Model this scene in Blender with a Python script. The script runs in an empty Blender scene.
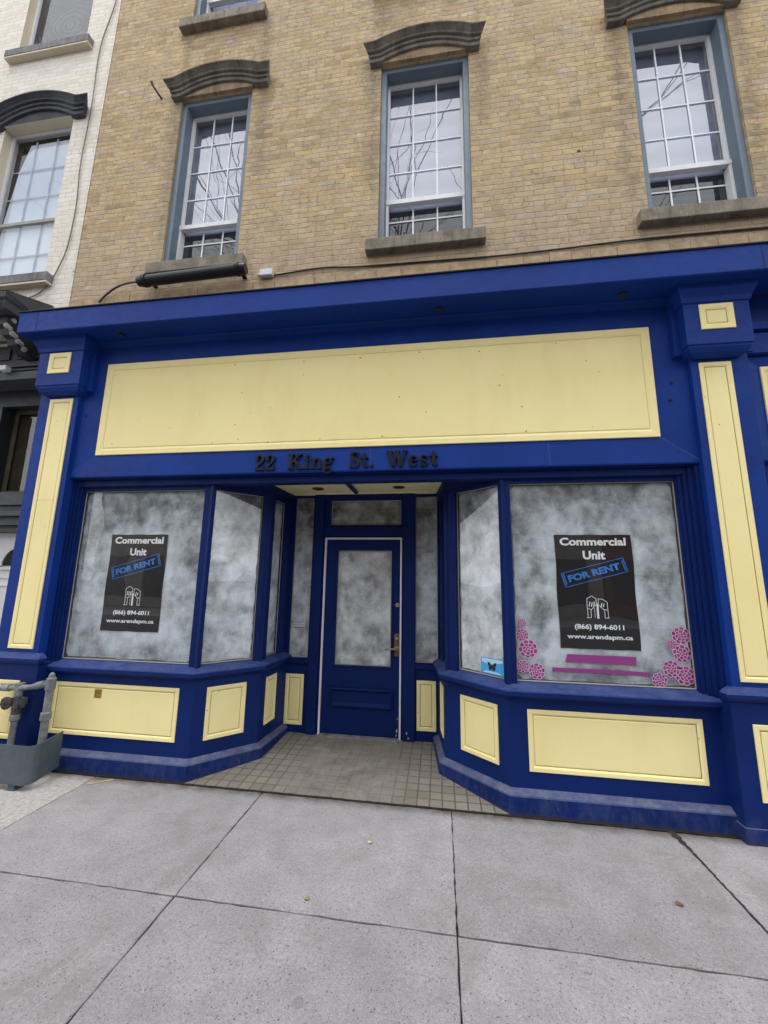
import bpy, bmesh, math, random
from mathutils import Vector, Matrix
R = math.radians
random.seed(7)
scene = bpy.context.scene
C = scene.collection

# ------------------------------------------------------------------ materials
def lin(v):
    v /= 255.0
    return v/12.92 if v <= 0.04045 else ((v+0.055)/1.055)**2.4
def rgb(r, g, b, k=1.0):
    return (min(1, lin(r)*k), min(1, lin(g)*k), min(1, lin(b)*k), 1)

class NT:
    """small helper around a material's node tree"""
    def __init__(s, name):
        s.m = bpy.data.materials.new(name); s.m.use_nodes = True
        s.t = s.m.node_tree; s.n = s.t.nodes; s.n.clear()
        s.out = s.n.new('ShaderNodeOutputMaterial')
        s.co = s.n.new('ShaderNodeTexCoord').outputs['Object']
    def link(s, a, b): s.t.links.new(a, b)
    def put(s, sock, v):
        if v is None: return
        if hasattr(v, 'is_linked') or isinstance(v, bpy.types.NodeSocket): s.link(v, sock)
        else: sock.default_value = v
    def noise(s, scale, detail=4, rough=.55, dist=0, vec=None, stretch=None, off=None):
        v = vec or s.co
        if stretch or off:
            mp = s.n.new('ShaderNodeMapping'); s.link(v, mp.inputs[0])
            if stretch: mp.inputs['Scale'].default_value = stretch
            if off: mp.inputs['Location'].default_value = off
            v = mp.outputs[0]
        q = s.n.new('ShaderNodeTexNoise'); s.link(v, q.inputs['Vector'])
        q.inputs['Scale'].default_value = scale; q.inputs['Detail'].default_value = detail
        q.inputs['Roughness'].default_value = rough; q.inputs['Distortion'].default_value = dist
        return q.outputs['Fac']
    def voro(s, scale, feature='F1', vec=None, rnd=1):
        q = s.n.new('ShaderNodeTexVoronoi'); s.link(vec or s.co, q.inputs['Vector'])
        q.feature = feature; q.inputs['Scale'].default_value = scale; q.inputs['Randomness'].default_value = rnd
        return q
    def ramp(s, fac, stops, interp='LINEAR'):
        q = s.n.new('ShaderNodeValToRGB'); s.put(q.inputs[0], fac); cr = q.color_ramp
        cr.interpolation = interp
        while len(cr.elements) < len(stops): cr.elements.new(.5)
        for e, (p, c) in zip(cr.elements, stops):
            e.position = p
            e.color = c if hasattr(c, '__len__') else (c, c, c, 1)
        return q.outputs[0]
    def mix(s, fac, a, b, mode='MIX'):
        q = s.n.new('ShaderNodeMix'); q.data_type = 'RGBA'; q.blend_type = mode
        s.put(q.inputs[0], fac); s.put(q.inputs[6], a); s.put(q.inputs[7], b)
        return q.outputs[2]
    def math(s, op, a, b=None, clamp=False):
        q = s.n.new('ShaderNodeMath'); q.operation = op; q.use_clamp = clamp
        s.put(q.inputs[0], a)
        if b is not None: s.put(q.inputs[1], b)
        return q.outputs[0]
    def xyz(s, vec=None):
        q = s.n.new('ShaderNodeSeparateXYZ'); s.link(vec or s.co, q.inputs[0]); return q.outputs
    def comb(s, x, y, z):
        q = s.n.new('ShaderNodeCombineXYZ')
        for i, v in enumerate((x, y, z)): s.put(q.inputs[i], v)
        return q.outputs[0]
    def smooth(s, v, a, b):
        q = s.n.new('ShaderNodeMapRange'); q.interpolation_type = 'SMOOTHSTEP'
        s.put(q.inputs[0], v); q.inputs[1].default_value = a; q.inputs[2].default_value = b
        return q.outputs[0]
    def bump(s, h, strength=.3, dist=.01, nrm=None):
        q = s.n.new('ShaderNodeBump'); q.inputs['Strength'].default_value = strength
        q.inputs['Distance'].default_value = dist; s.link(h, q.inputs['Height'])
        if nrm: s.link(nrm, q.inputs['Normal'])
        return q.outputs[0]
    def bsdf(s, color, rough=.5, spec=.5, metal=0, nrm=None, coat=0, alpha=None):
        q = s.n.new('ShaderNodeBsdfPrincipled'); s.put(q.inputs['Base Color'], color)
        s.put(q.inputs['Roughness'], rough); q.inputs['Metallic'].default_value = metal
        s.put(q.inputs['Specular IOR Level'], spec); q.inputs['Coat Weight'].default_value = coat
        q.inputs['Coat Roughness'].default_value = .03
        if nrm: s.link(nrm, q.inputs['Normal'])
        if alpha is not None: s.put(q.inputs['Alpha'], alpha)
        s.link(q.outputs[0], s.out.inputs[0]); return s.m

def m_paint(name, col, var=.12, rough=.42, dirt=None, scuff=0, spec=.35):
    s = NT(name)
    n1 = s.noise(1.6, 3); n2 = s.noise(14, 5, .6); n3 = s.noise(60, 3, stretch=(1, 1, .15))
    c = s.mix(s.ramp(n1, [(.35, 0.), (.65, 1.)]), tuple(x*(1-var) for x in col[:3])+(1,), tuple(min(1, x*(1+var)) for x in col[:3])+(1,))
    c = s.mix(s.math('MULTIPLY', s.ramp(n2, [(.5, 0.), (.75, 1.)]), .18), c, dirt or tuple(x*.6 for x in col[:3])+(1,))
    X = s.xyz()
    if scuff:
        low = s.math('SUBTRACT', 1, s.smooth(X[2], .09, .19))
        f = s.math('MULTIPLY', s.ramp(s.noise(7, 8, .75, .6, stretch=(1.6, 1.6, .7)), [(.42, 0.), (.70, 1.)]), low)
        c = s.mix(s.math('MULTIPLY', f, scuff*.62), c, rgb(84, 92, 122))
        f3 = s.math('MULTIPLY', s.ramp(s.noise(34, 6, .8, stretch=(1.6, 1.6, .35)), [(.62, 0.), (.67, 1.)]), low)
        c = s.mix(s.math('MULTIPLY', f3, scuff*.8), c, rgb(140, 140, 145))
        f2 = s.math('SUBTRACT', 1, s.smooth(X[2], .0, .035))
        c = s.mix(s.math('MULTIPLY', f2, .6), c, rgb(62, 60, 58))
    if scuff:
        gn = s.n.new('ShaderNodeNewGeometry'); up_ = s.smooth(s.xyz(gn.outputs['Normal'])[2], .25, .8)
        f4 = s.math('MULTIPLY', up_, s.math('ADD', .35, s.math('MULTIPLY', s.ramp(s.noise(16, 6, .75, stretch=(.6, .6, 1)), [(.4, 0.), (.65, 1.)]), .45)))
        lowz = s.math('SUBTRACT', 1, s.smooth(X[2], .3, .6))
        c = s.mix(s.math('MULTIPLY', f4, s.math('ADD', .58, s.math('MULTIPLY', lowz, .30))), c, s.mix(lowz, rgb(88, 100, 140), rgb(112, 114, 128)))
    h = s.math('ADD', s.math('MULTIPLY', n2, .6), s.math('MULTIPLY', n3, .4))
    return s.bsdf(c, s.ramp(n2, [(.3, rough-.07), (.7, rough+.12)]), spec, nrm=s.bump(h, .25, .003))

BLUE = (.020, .046, .205, 1)
M = {}
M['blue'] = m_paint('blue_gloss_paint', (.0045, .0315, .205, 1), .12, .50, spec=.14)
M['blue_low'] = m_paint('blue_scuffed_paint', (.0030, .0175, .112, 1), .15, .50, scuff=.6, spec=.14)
M['blue_deep'] = m_paint('blue_recess_shade', (.0026, .0145, .096, 1), .12, .50, spec=.14)  # same blue made darker: the shade of the recess is in the colour
def m_yellow():
    s = NT('yellow_paint')
    n1 = s.noise(.9, 4); n2 = s.noise(7, 6, .7); n3 = s.noise(2.2, 6, .65, stretch=(1, 1, .35))
    c = s.mix(s.ramp(n1, [(.35, 0.), (.65, 1.)]), (.86, .73, .335, 1), (.90, .78, .385, 1))
    c = s.mix(s.math('MULTIPLY', s.ramp(n3, [(.52, 0.), (.75, 1.)]), .30), c, (.68, .57, .25, 1))
    v = s.voro(9.0); d = s.math('LESS_THAN', v.outputs['Distance'], .05)
    pick = s.math('GREATER_THAN', s.noise(1.9, 2), .55)
    c = s.mix(s.math('MULTIPLY', s.math('MULTIPLY', d, pick), .75), c, (.20, .15, .10, 1))
    return s.bsdf(c, .55, .3, nrm=s.bump(n2, .2, .003))
M['yellow'] = m_yellow()
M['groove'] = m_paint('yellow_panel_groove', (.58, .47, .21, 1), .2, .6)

def m_brick(name, ramp_stops, mortar, white=False):
    s = NT(name)
    X = s.xyz()
    wob = s.noise(2.5, 2); wob2 = s.noise(30, 2)
    x = s.math('ADD', X[0], s.math('MULTIPLY', s.math('SUBTRACT', wob2, .5), .022))
    z = s.math('ADD', X[2], s.math('ADD', s.math('MULTIPLY', s.math('SUBTRACT', wob, .5), .034), s.math('MULTIPLY', s.math('SUBTRACT', s.noise(22, 3, .7, off=(3, 1, 4)), .5), .016)))
    x = s.math('ADD', x, X[1])
    v = s.comb(x, z, 0.)
    def br(msize, smooth=.3):
        b = s.n.new('ShaderNodeTexBrick'); s.link(v, b.inputs['Vector'])
        b.inputs['Color1'].default_value = (0, 0, 0, 1); b.inputs['Color2'].default_value = (1, 1, 1, 1)
        b.inputs['Mortar'].default_value = (.5, .5, .5, 1)
        b.inputs['Scale'].default_value = 1; b.inputs['Mortar Size'].default_value = msize
        b.inputs['Mortar Smooth'].default_value = smooth
        b.inputs['Brick Width'].default_value = .196; b.inputs['Row Height'].default_value = .064
        b.inputs['Bias'].default_value = 0; b.offset = .5; b.squash_frequency = 6; b.squash = .52
        return b
    b = br(.0036, .6)
    wide = br(.006, .9)
    # bricks differ: the texture's own random grey, pushed around by large noise
    r = s.math('SUBTRACT', s.math('ADD', s.math('MULTIPLY', b.outputs['Color'], .70), s.math('MULTIPLY', s.noise(1.1, 5, .65), .9)), .28, True)
    c = s.ramp(r, ramp_stops)
    fine = s.noise(38, 6, .7); mid = s.noise(6, 5, .65)
    c = s.mix(s.ramp(fine, [(.42, 0.), (.72, .6 if not white else .15)]), c, s.mix(.55, c, rgb(105, 92, 74)))
    c = s.mix(s.ramp(mid, [(.5, 0.), (.8, .45 if not white else .2)]), c, rgb(172, 158, 138))
    mfac = b.outputs['Fac']
    # mortar: mostly thin and dark, pale where it was repointed
    zz = s.math('FRACT', s.math('DIVIDE', z, .064))
    bed = s.math('GREATER_THAN', s.math('ABSOLUTE', s.math('SUBTRACT', zz, .5)), .44)
    mort = s.mix(s.ramp(s.noise(1.7, 5, .7, off=(7, 0, 2)), [(.45, 0.), (.58, 1.)]), mortar[0], mortar[1])
    if not white:
        mort = s.mix(s.math('MULTIPLY', bed, s.ramp(s.noise(3.2, 4, .7, off=(4, 1, 9)), [(.35, 1.), (.62, .35)])), s.mix(.5, mort, rgb(186, 174, 152)), rgb(96, 82, 66))
    mvis = s.math('MULTIPLY', mfac, s.ramp(s.noise(5, 4, .7, off=(1, 2, 3)), [(.3, .15), (.62, .9)]))
    c = s.mix(mvis, c, mort)
    if not white:
        # purple-grey weathered zone low on the wall, ochre above
        low = s.math('SUBTRACT', 1, s.smooth(s.math('ADD', X[2], s.math('MULTIPLY', s.noise(.9, 5, .65), 1.2)), 5.6, 6.5))
        c = s.mix(s.math('MULTIPLY', low, .50), c, rgb(172, 155, 136))
        # soot beside window jambs and under the sills
        soot = None
        for (cx, z0, z1, w) in [(-3.13, 5.6, 7.6, .20), (-2.02, 6.1, 7.8, .14), (-.70, 5.8, 7.7, .17), (.50, 6.6, 7.5, .16), (1.86, 5.4, 7.6, .15), (2.98, 5.0, 7.5, .12), (-2.05, 7.6, 8.55, .13), (-3.1, 7.9, 8.5, .10), (-.62, 7.8, 9.5, .22), (.45, 7.7, 8.1, .1)]:
            a = s.math('ABSOLUTE', s.math('SUBTRACT', X[0], cx))
            fx = s.math('SUBTRACT', 1, s.smooth(a, 0., w))
            fz = s.math('MULTIPLY', s.smooth(X[2], z0-.3, z0+.3), s.math('SUBTRACT', 1, s.smooth(X[2], z1-.2, z1+.2)))
            f = s.math('MULTIPLY', fx, fz)
            soot = f if soot is None else s.math('MAXIMUM', soot, f)
        sm = s.math('MULTIPLY', soot, s.ramp(s.noise(9, 6, .75), [(.32, 0.), (.6, 1.)]))
        c = s.mix(s.math('MULTIPLY', sm, .50), c, rgb(92, 84, 76))
        edge = s.math('SUBTRACT', 1, s.smooth(X[2], 4.72, 4.90))
        c = s.mix(s.math('MULTIPLY', edge, s.ramp(s.noise(11, 5, .7), [(.38, 0.), (.6, .8)])), c, rgb(112, 98, 84))
        hole = s.voro(1.25); hf = s.math('LESS_THAN', hole.outputs['Distance'], .028)
        c = s.mix(hf, c, rgb(45, 38, 32))
    else:
        chip = s.math('MULTIPLY', s.ramp(s.noise(4.2, 6, .75, off=(2, 0, 1)), [(.63, 0.), (.66, 1.)]), s.smooth(X[0], -5.3, -4.5))
        c = s.mix(s.math('MULTIPLY', chip, .7), c, rgb(150, 125, 105))
    if not white:
        c = s.mix(.07, c, rgb(168, 160, 148))
        blot = s.ramp(s.noise(13, 6, .75, .6, off=(6, 1, 2)), [(.50, 0.), (.70, .62)])
        c = s.mix(blot, c, rgb(118, 104, 84))
        smear = s.ramp(s.noise(5.5, 7, .8, .8, stretch=(1, 1, 2.2), off=(2, 8, 5)), [(.56, 0.), (.66, .55)])
        c = s.mix(smear, c, rgb(204, 192, 172))
        g_ = s.ramp(s.noise(1.6, 5, .65, off=(12, 3, 7)), [(.5, 0.), (.72, .4)])
        c = s.mix(g_, c, rgb(140, 130, 112))
    h = s.math('SUBTRACT', s.math('MULTIPLY', s.math('ADD', fine, s.math('MULTIPLY', b.outputs['Color'], .8)), .30 if not white else .10), s.math('MULTIPLY', wide.outputs['Fac'], 1.0))
    return s.bsdf(c, .88, .2, nrm=s.bump(h, .8 if not white else .5, .008))
M['brick'] = m_brick('ochre_brick', [(.0, rgb(142, 120, 92)), (.14, rgb(168, 144, 106)), (.30, rgb(188, 160, 116)), (.46, rgb(198, 176, 142)), (.60, rgb(180, 158, 124)), (.74, rgb(204, 178, 128)), (.88, rgb(176, 158, 140)), (1., rgb(218, 202, 170))],
                     (rgb(134, 116, 94), rgb(214, 203, 184)))
M['white_brick'] = m_brick('white_painted_brick', [(.0, rgb(214, 206, 194)), (.5, rgb(226, 219, 208)), (1., rgb(232, 226, 216))],
                           (rgb(160, 148, 134), rgb(186, 176, 164)), True)

def m_stone(name, col, dark, scale=5, rough=.85, streak=True):
    s = NT(name)
    n = s.noise(scale, 7, .7); n2 = s.noise(scale*7, 4, .6)
    c = s.mix(s.ramp(n, [(.35, 0.), (.65, 1.)]), col, dark)
    c = s.mix(s.math('MULTIPLY', s.ramp(n2, [(.45, 0.), (.7, 1.)]), .35), c, dark)
    if streak:
        st = s.noise(7, 5, .7, stretch=(3, 1, .35))
        c = s.mix(s.math('MULTIPLY', s.ramp(st, [(.5, 0.), (.68, 1.)]), .5), c, tuple(x*.35 for x in dark[:3])+(1,))
    return s.bsdf(c, rough, .2, nrm=s.bump(n2, .5, .006))
M['hood_stone'] = m_stone('weathered_sandstone', rgb(132, 127, 116), rgb(92, 89, 84))
M['lintel_stone'] = m_stone('buff_lintel_stone', rgb(176, 152, 120), rgb(132, 114, 92), 4)
M['sill_stone'] = m_stone('grey_sill_stone', rgb(150, 141, 126), rgb(110, 104, 94), 6)
M['white_sill'] = m_stone('grey_weathered_sill', rgb(140, 138, 140), rgb(104, 102, 104), 6)
M['cream'] = m_paint('cream_painted_reveal', rgb(205, 194, 170), .06, .7)
M['black_hood'] = m_stone('black_painted_hood', rgb(78, 80, 88), rgb(56, 57, 64), 5, .6, False)
M['win_blue'] = m_paint('slate_blue_trim_paint', rgb(104, 119, 132), .10, .5)
M['win_white'] = m_paint('white_vinyl', rgb(222, 222, 224), .04, .4)
M['muntin'] = m_paint('white_grille', rgb(240, 242, 246), .02, .5)
M['char'] = m_paint('charcoal_trim_paint', rgb(66, 68, 73), .15, .55)
M['char_dark'] = m_paint('dark_charcoal_paint', rgb(38, 40, 44), .15, .5)
M['door_white'] = m_paint('off_white_door_paint', rgb(205, 205, 208), .06, .5)
M['scroll'] = m_paint('peeling_white_scroll', rgb(165, 162, 156), .2, .7)
M['black'] = m_paint('black_plastic', (.012, .012, .014, 1), .2, .35)
M['letters'] = m_paint('black_letters', (.006, .006, .007, 1), .3, .3)
M['frost'] = m_paint('white_weatherstrip', rgb(214, 214, 222), .05, .5)
M['bronze'] = m_stone('aged_bronze', rgb(122, 100, 78), rgb(82, 68, 54), 30, .4, False)
M['brass'] = m_stone('brass', rgb(176, 164, 140), rgb(120, 106, 84), 30, .35, False)
M['guard'] = m_stone('grey_painted_steel_guard', rgb(88, 98, 104), rgb(76, 86, 92), 9, .5, False)
M['pipe'] = m_stone('grey_gas_pipe', rgb(136, 138, 140), rgb(98, 100, 102), 14, .5, False)
M['darkgap'] = m_paint('dark_interior', (.012, .012, .013, 1), .2, .8)
M['ceil'] = m_paint('cream_ceiling_paint', (.88, .79, .46, 1), .05, .6)
M['flash'] = m_paint('dark_roof_flashing', rgb(48, 50, 60), .3, .7)
M['cable'] = m_paint('dark_cable', rgb(58, 54, 52), .2, .6)
M['cable_pale'] = m_paint('grey_cable', rgb(120, 112, 106), .2, .6)
M['plastic_white'] = m_paint('white_plastic_box', rgb(206, 208, 210), .05, .5)

def m_glass(name, refl=.16, tint=(1, 1, 1, 1)):
    s = NT(name)
    f = s.n.new('ShaderNodeLayerWeight'); f.inputs[0].default_value = .5
    nz = s.noise(1.1, 2); bp = s.bump(nz, .12, .05)
    fac = s.math('ADD', s.math('ADD', s.math('MULTIPLY', s.math('POWER', f.outputs['Facing'], 4.), .9), .06), refl, True)
    g = s.n.new('ShaderNodeBsdfGlossy'); g.inputs['Roughness'].default_value = .005; s.link(bp, g.inputs['Normal'])
    t = s.n.new('ShaderNodeBsdfTransparent'); t.inputs[0].default_value = tint
    mx = s.n.new('ShaderNodeMixShader'); s.link(fac, mx.inputs[0]); s.link(t.outputs[0], mx.inputs[1]); s.link(g.outputs[0], mx.inputs[2])
    s.link(mx.outputs[0], s.out.inputs[0]); return s.m
M['glass'] = m_glass('clear_window_glass', .02)
M['glass_up'] = m_glass('upper_window_glass', .185, (.84, .87, .94, 1))
M['glass_soft'] = m_glass('side_window_glass', -.055)
M['glass_low'] = m_glass('screened_glass', .03, (.7, .72, .76, 1))

def m_wash(name, off, lo=rgb(84, 89, 92), hi=rgb(202, 212, 218)):
    """streaky soap / whitewash wiped on by hand over a dark interior"""
    s = NT(name)
    big = s.noise(2.3, 2, .45, .2, off=off); mid = s.noise(6.5, 2, .5, .25, off=off)
    brush = s.noise(13, 4, .6, .8, off=off, stretch=(1, 1, .7)); fine = s.noise(60, 5, .7, .5, off=off)
    v = s.math('ADD', s.math('ADD', s.math('MULTIPLY', big, .38), s.math('MULTIPLY', mid, .52)), s.math('ADD', s.math('MULTIPLY', brush, .26), s.math('MULTIPLY', fine, .09)))
    X = s.xyz()
    # denser wash through the middle height, thinner near the head
    mh = s.math('MULTIPLY', s.smooth(X[2], .80, 1.35), s.math('SUBTRACT', 1, s.smooth(X[2], 1.7, 2.6)))
    v = s.math('ADD', v, s.math('MULTIPLY', mh, .07))
    for (pcx, pcz) in ((-2.944, 1.65), (1.258, 1.646)):
        dx = s.math('SUBTRACT', s.math('ABSOLUTE', s.math('SUBTRACT', X[0], pcx)), .305)
        dz = s.math('SUBTRACT', s.math('ABSOLUTE', s.math('SUBTRACT', X[2], pcz)), .46)
        halo = s.math('SUBTRACT', 1, s.smooth(s.math('MAXIMUM', dx, dz), .02, .15))
        v = s.math('ADD', v, s.math('MULTIPLY', halo, .055))
    v = s.math('SUBTRACT', v, s.math('MULTIPLY', s.smooth(X[2], 1.9, 2.5), .035))
    # arcs left by the cloth
    arc = s.noise(3.0, 2, .4, 3.5, off=(off[0]+2, off[1], off[2])); stroke = s.math('SINE', s.math('MULTIPLY', arc, 70.))
    v = s.math('ADD', v, s.math('MULTIPLY', stroke, .016))
    sc_ = s.noise(26, 3, .6, 1.6, off=off, stretch=(.25, 1, 1.6))
    v = s.math('ADD', v, s.math('MULTIPLY', s.math('SUBTRACT', sc_, .5), .09))
    c = s.ramp(v, [(.46, lo), (.58, tuple((a*.70+b*.30) for a, b in zip(lo, hi))), (.68, tuple((a*.38+b*.62) for a, b in zip(lo, hi))), (.82, hi)])
    # brownish cast in the thin patches
    c = s.mix(s.math('MULTIPLY', s.ramp(s.noise(4, 3, off=(9, 3, 1)), [(.5, 0.), (.7, 1.)]), .35), c, s.mix(.5, c, rgb(120, 108, 90)))
    return s.bsdf(c, .7, .2)
W = {k: m_wash('whitewashed_glass_'+k, o) for k, o in dict(a=(0, 0, 0), b=(5, 2, 7), c=(11, 4, 3)).items()}
for k_, o_ in dict(b=(5, 2, 7), c=(11, 4, 3)).items():
    W[k_] = m_wash('whitewashed_recess_'+k_, o_, rgb(98, 102, 104), rgb(226, 233, 238))  # same wash in a lighter colour, making up for dim recess light
W['door'] = m_wash('whitewashed_door', (17, 1, 9), rgb(104, 108, 110), rgb(228, 234, 237))  # door wash likewise lightened in colour against the recess shade
W['dim'] = m_wash('thin_whitewash', (21, 4, 8), rgb(84, 84, 84), rgb(200, 202, 200))

def m_flat(name, col, rough=.4, spec=.4):
    s = NT(name); n = s.noise(40, 3)
    return s.bsdf(s.mix(s.math('MULTIPLY', n, .12), col, tuple(x*.6 for x in col[:3])+(1,)), rough, spec)
M['poster'] = m_flat('black_poster_sheet', rgb(36, 35, 37), .25)
M['ink_white'] = m_flat('white_poster_ink', rgb(226, 230, 234), .5)
M['ink_blue'] = m_flat('blue_poster_ink', rgb(52, 122, 205), .5)
M['joint_line'] = m_flat('worn_joint_line', rgb(84, 104, 160), .7)
M['rust'] = m_flat('rusty_hole', rgb(150, 128, 84), .8)
M['magenta'] = m_flat('magenta_vinyl', rgb(160, 52, 128), .5)
M['magenta2'] = m_flat('deep_magenta_vinyl', rgb(136, 40, 104), .5)
M['vinyl_white'] = m_flat('pale_pink_vinyl_outline', rgb(216, 186, 212), .5)
M['purple'] = m_flat('purple_vinyl_strip', rgb(152, 58, 136), .5)
M['sky_sticker'] = m_flat('sky_blue_sticker', rgb(60, 160, 214), .4)
M['sky_pale'] = m_flat('pale_blue_sticker', rgb(176, 210, 232), .4)
M['ochre_label'] = m_flat('ochre_label', rgb(160, 128, 40), .5)
M['wood'] = m_stone('raw_wood', rgb(196, 172, 136), rgb(150, 126, 96), 20, .8, False)
M['leaf'] = m_flat('dry_leaf', rgb(190, 172, 140), .8)
M['leaf_green'] = m_flat('green_leaf', rgb(128, 130, 98), .8)
M['leaf_brown'] = m_flat('brown_leaf', rgb(112, 84, 62), .8)

def m_blind(name, c1, c2, bands=22.):
    s = NT(name); X = s.xyz()
    w = s.math('SINE', s.math('MULTIPLY', X[2], bands))
    c = s.mix(s.ramp(s.math('ADD', s.math('MULTIPLY', w, .3), s.noise(1.2, 3)), [(.3, 0.), (.8, 1.)]), c1, c2)
    return s.bsdf(c, .8, .1)
M['blind'] = m_blind('window_blind', rgb(176, 180, 196), rgb(156, 160, 178))
M['curtain'] = m_blind('white_curtain', rgb(214, 224, 236), rgb(180, 194, 212), 3.)
M['screen'] = m_blind('insect_screen', rgb(44, 44, 52), rgb(60, 60, 70), 90.)
def m_film():
    s = NT('swirled_plastic_film')
    n = s.n.new('ShaderNodeTexWave'); n.wave_type = 'RINGS'; n.rings_direction = 'Y'
    mp = s.n.new('ShaderNodeMapping'); s.link(s.co, mp.inputs[0]); mp.inputs['Location'].default_value = (5.15, 0, -9.45)
    s.link(mp.outputs[0], n.inputs[0]); n.inputs['Scale'].default_value = 4; n.inputs['Distortion'].default_value = 7
    n.inputs['Detail'].default_value = 3; n.inputs['Detail Scale'].default_value = 1.2
    f = s.math('MULTIPLY', n.outputs['Fac'], s.ramp(s.noise(2.5, 3), [(.4, .0), (.65, 1.)]))
    return s.bsdf(s.mix(f, rgb(34, 34, 40), rgb(84, 84, 94)), .6, .1)
M['film'] = m_film()

# ground
def m_sidewalk():
    s = NT('broom_finished_concrete'); X = s.xyz()
    big = s.noise(.8, 5, .6); mid = s.noise(4.5, 6, .65, .3); fine = s.noise(160, 4, .7); grit = s.noise(55, 5, .7)
    c = s.mix(s.ramp(big, [(.32, 0.), (.68, 1.)]), rgb(144, 142, 146), rgb(163, 161, 165))
    c = s.mix(s.ramp(mid, [(.36, .45), (.62, 0.)]), c, rgb(120, 117, 117))
    c = s.mix(s.ramp(grit, [(.38, .5), (.62, 0.)]), c, rgb(112, 109, 109))
    c = s.mix(s.ramp(fine, [(.35, .45), (.5, 0.)]), c, rgb(90, 88, 88))
    c = s.mix(s.ramp(fine, [(.56, 0.), (.72, .45)]), c, rgb(196, 192, 190))
    vi = s.n.new('ShaderNodeTexWhiteNoise'); vi.noise_dimensions = '2D'
    ix = s.math('FLOOR', s.math('DIVIDE', s.math('ADD', X[0], 2.955), 1.513)); iy = s.math('FLOOR', s.math('DIVIDE', s.math('ADD', X[1], 1.094), 1.512))
    s.link(s.comb(ix, iy, 0.), vi.inputs[0])
    c = s.mix(1., c, s.ramp(vi.outputs['Value'], [(0., .93), (1., 1.08)]), 'MULTIPLY')
    stain = s.ramp(s.noise(1.3, 7, .72, 1.0, off=(8, 2, 0)), [(.54, 0.), (.66, .5)])
    c = s.mix(stain, c, rgb(122, 116, 112))
    wet = s.ramp(s.noise(2.6, 6, .7, .4, stretch=(.6, 2, 1), off=(1, 7, 0)), [(.55, 0.), (.68, .38)])
    c = s.mix(s.math('MULTIPLY', wet, s.smooth(X[1], -1.0, -.3)), c, rgb(108, 104, 98))
    # exposed aggregate: dark and pale stones, much denser away from the building
    wv = s.n.new('ShaderNodeVectorMath'); wv.operation = 'ADD'; s.link(s.co, wv.inputs[0])
    nn = s.n.new('ShaderNodeTexNoise'); s.link(s.co, nn.inputs[0]); nn.inputs['Scale'].default_value = 30
    sc = s.n.new('ShaderNodeVectorMath'); sc.operation = 'SCALE'; sc.inputs[3].default_value = .02
    s.link(nn.outputs['Color'], sc.inputs[0]); s.link(sc.outputs[0], wv.inputs[1])
    v = s.voro(88, vec=wv.outputs[0]); rnd = s.xyz(v.outputs['Color'])
    dens = s.math('ADD', s.math('SUBTRACT', 1, s.smooth(X[1], -1.25, -.35)), s.math('MULTIPLY', s.noise(1.8, 4), .5))
    isd = s.math('MULTIPLY', s.math('LESS_THAN', v.outputs['Distance'], s.math('MULTIPLY', rnd[1], .38)), s.math('LESS_THAN', rnd[0], s.math('MULTIPLY', dens, .36)))
    c = s.mix(s.math('MULTIPLY', isd, .70), c, rgb(78, 74, 78))
    isl = s.math('MULTIPLY', s.math('LESS_THAN', v.outputs['Distance'], s.math('MULTIPLY', rnd[2], .34)), s.math('GREATER_THAN', rnd[0], .93))
    c = s.mix(s.math('MULTIPLY', isl, .4), c, rgb(190, 186, 182))
    # spots: gum, pale paint
    g = s.voro(1.6, vec=wv.outputs[0]); gr = s.xyz(g.outputs['Color'])
    gum = s.math('MULTIPLY', s.math('LESS_THAN', g.outputs['Distance'], .045), s.math('LESS_THAN', gr[0], .45))
    c = s.mix(s.math('MULTIPLY', gum, .25), c, rgb(86, 84, 86))
    pale = s.ramp(s.noise(3.1, 7, .8, 1.2, off=(4, 4, 0)), [(.66, 0.), (.74, .5)])
    c = s.mix(pale, c, rgb(182, 182, 182))
    # the slab at the far left is newer and paler
    left = s.math('LESS_THAN', X[0], -2.955)
    c = s.mix(s.math('MULTIPLY', left, .72), c, s.mix(s.ramp(s.noise(30, 5, .75), [(.4, 0.), (.62, 1.)]), rgb(150, 147, 144), rgb(186, 181, 177)))
    # stained along the building, with contact shade at its foot painted in
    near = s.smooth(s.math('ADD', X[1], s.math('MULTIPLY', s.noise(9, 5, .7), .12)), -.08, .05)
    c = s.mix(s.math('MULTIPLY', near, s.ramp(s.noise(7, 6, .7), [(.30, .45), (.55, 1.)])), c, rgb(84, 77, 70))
    h = s.math('ADD', s.math('MULTIPLY', fine, .5), s.math('MULTIPLY', grit, .7))
    h = s.math('SUBTRACT', h, s.math('MULTIPLY', isd, .35))
    return s.bsdf(c, .88, .2, nrm=s.bump(h, .55, .004))
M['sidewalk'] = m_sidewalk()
M['joint'] = m_stone('joint_dirt_shade', rgb(50, 46, 42), rgb(34, 31, 28), 25, .95, False)
M['tar'] = m_stone('dark_crack_filler', rgb(62, 60, 58), rgb(44, 42, 40), 12, .8, False)
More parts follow.
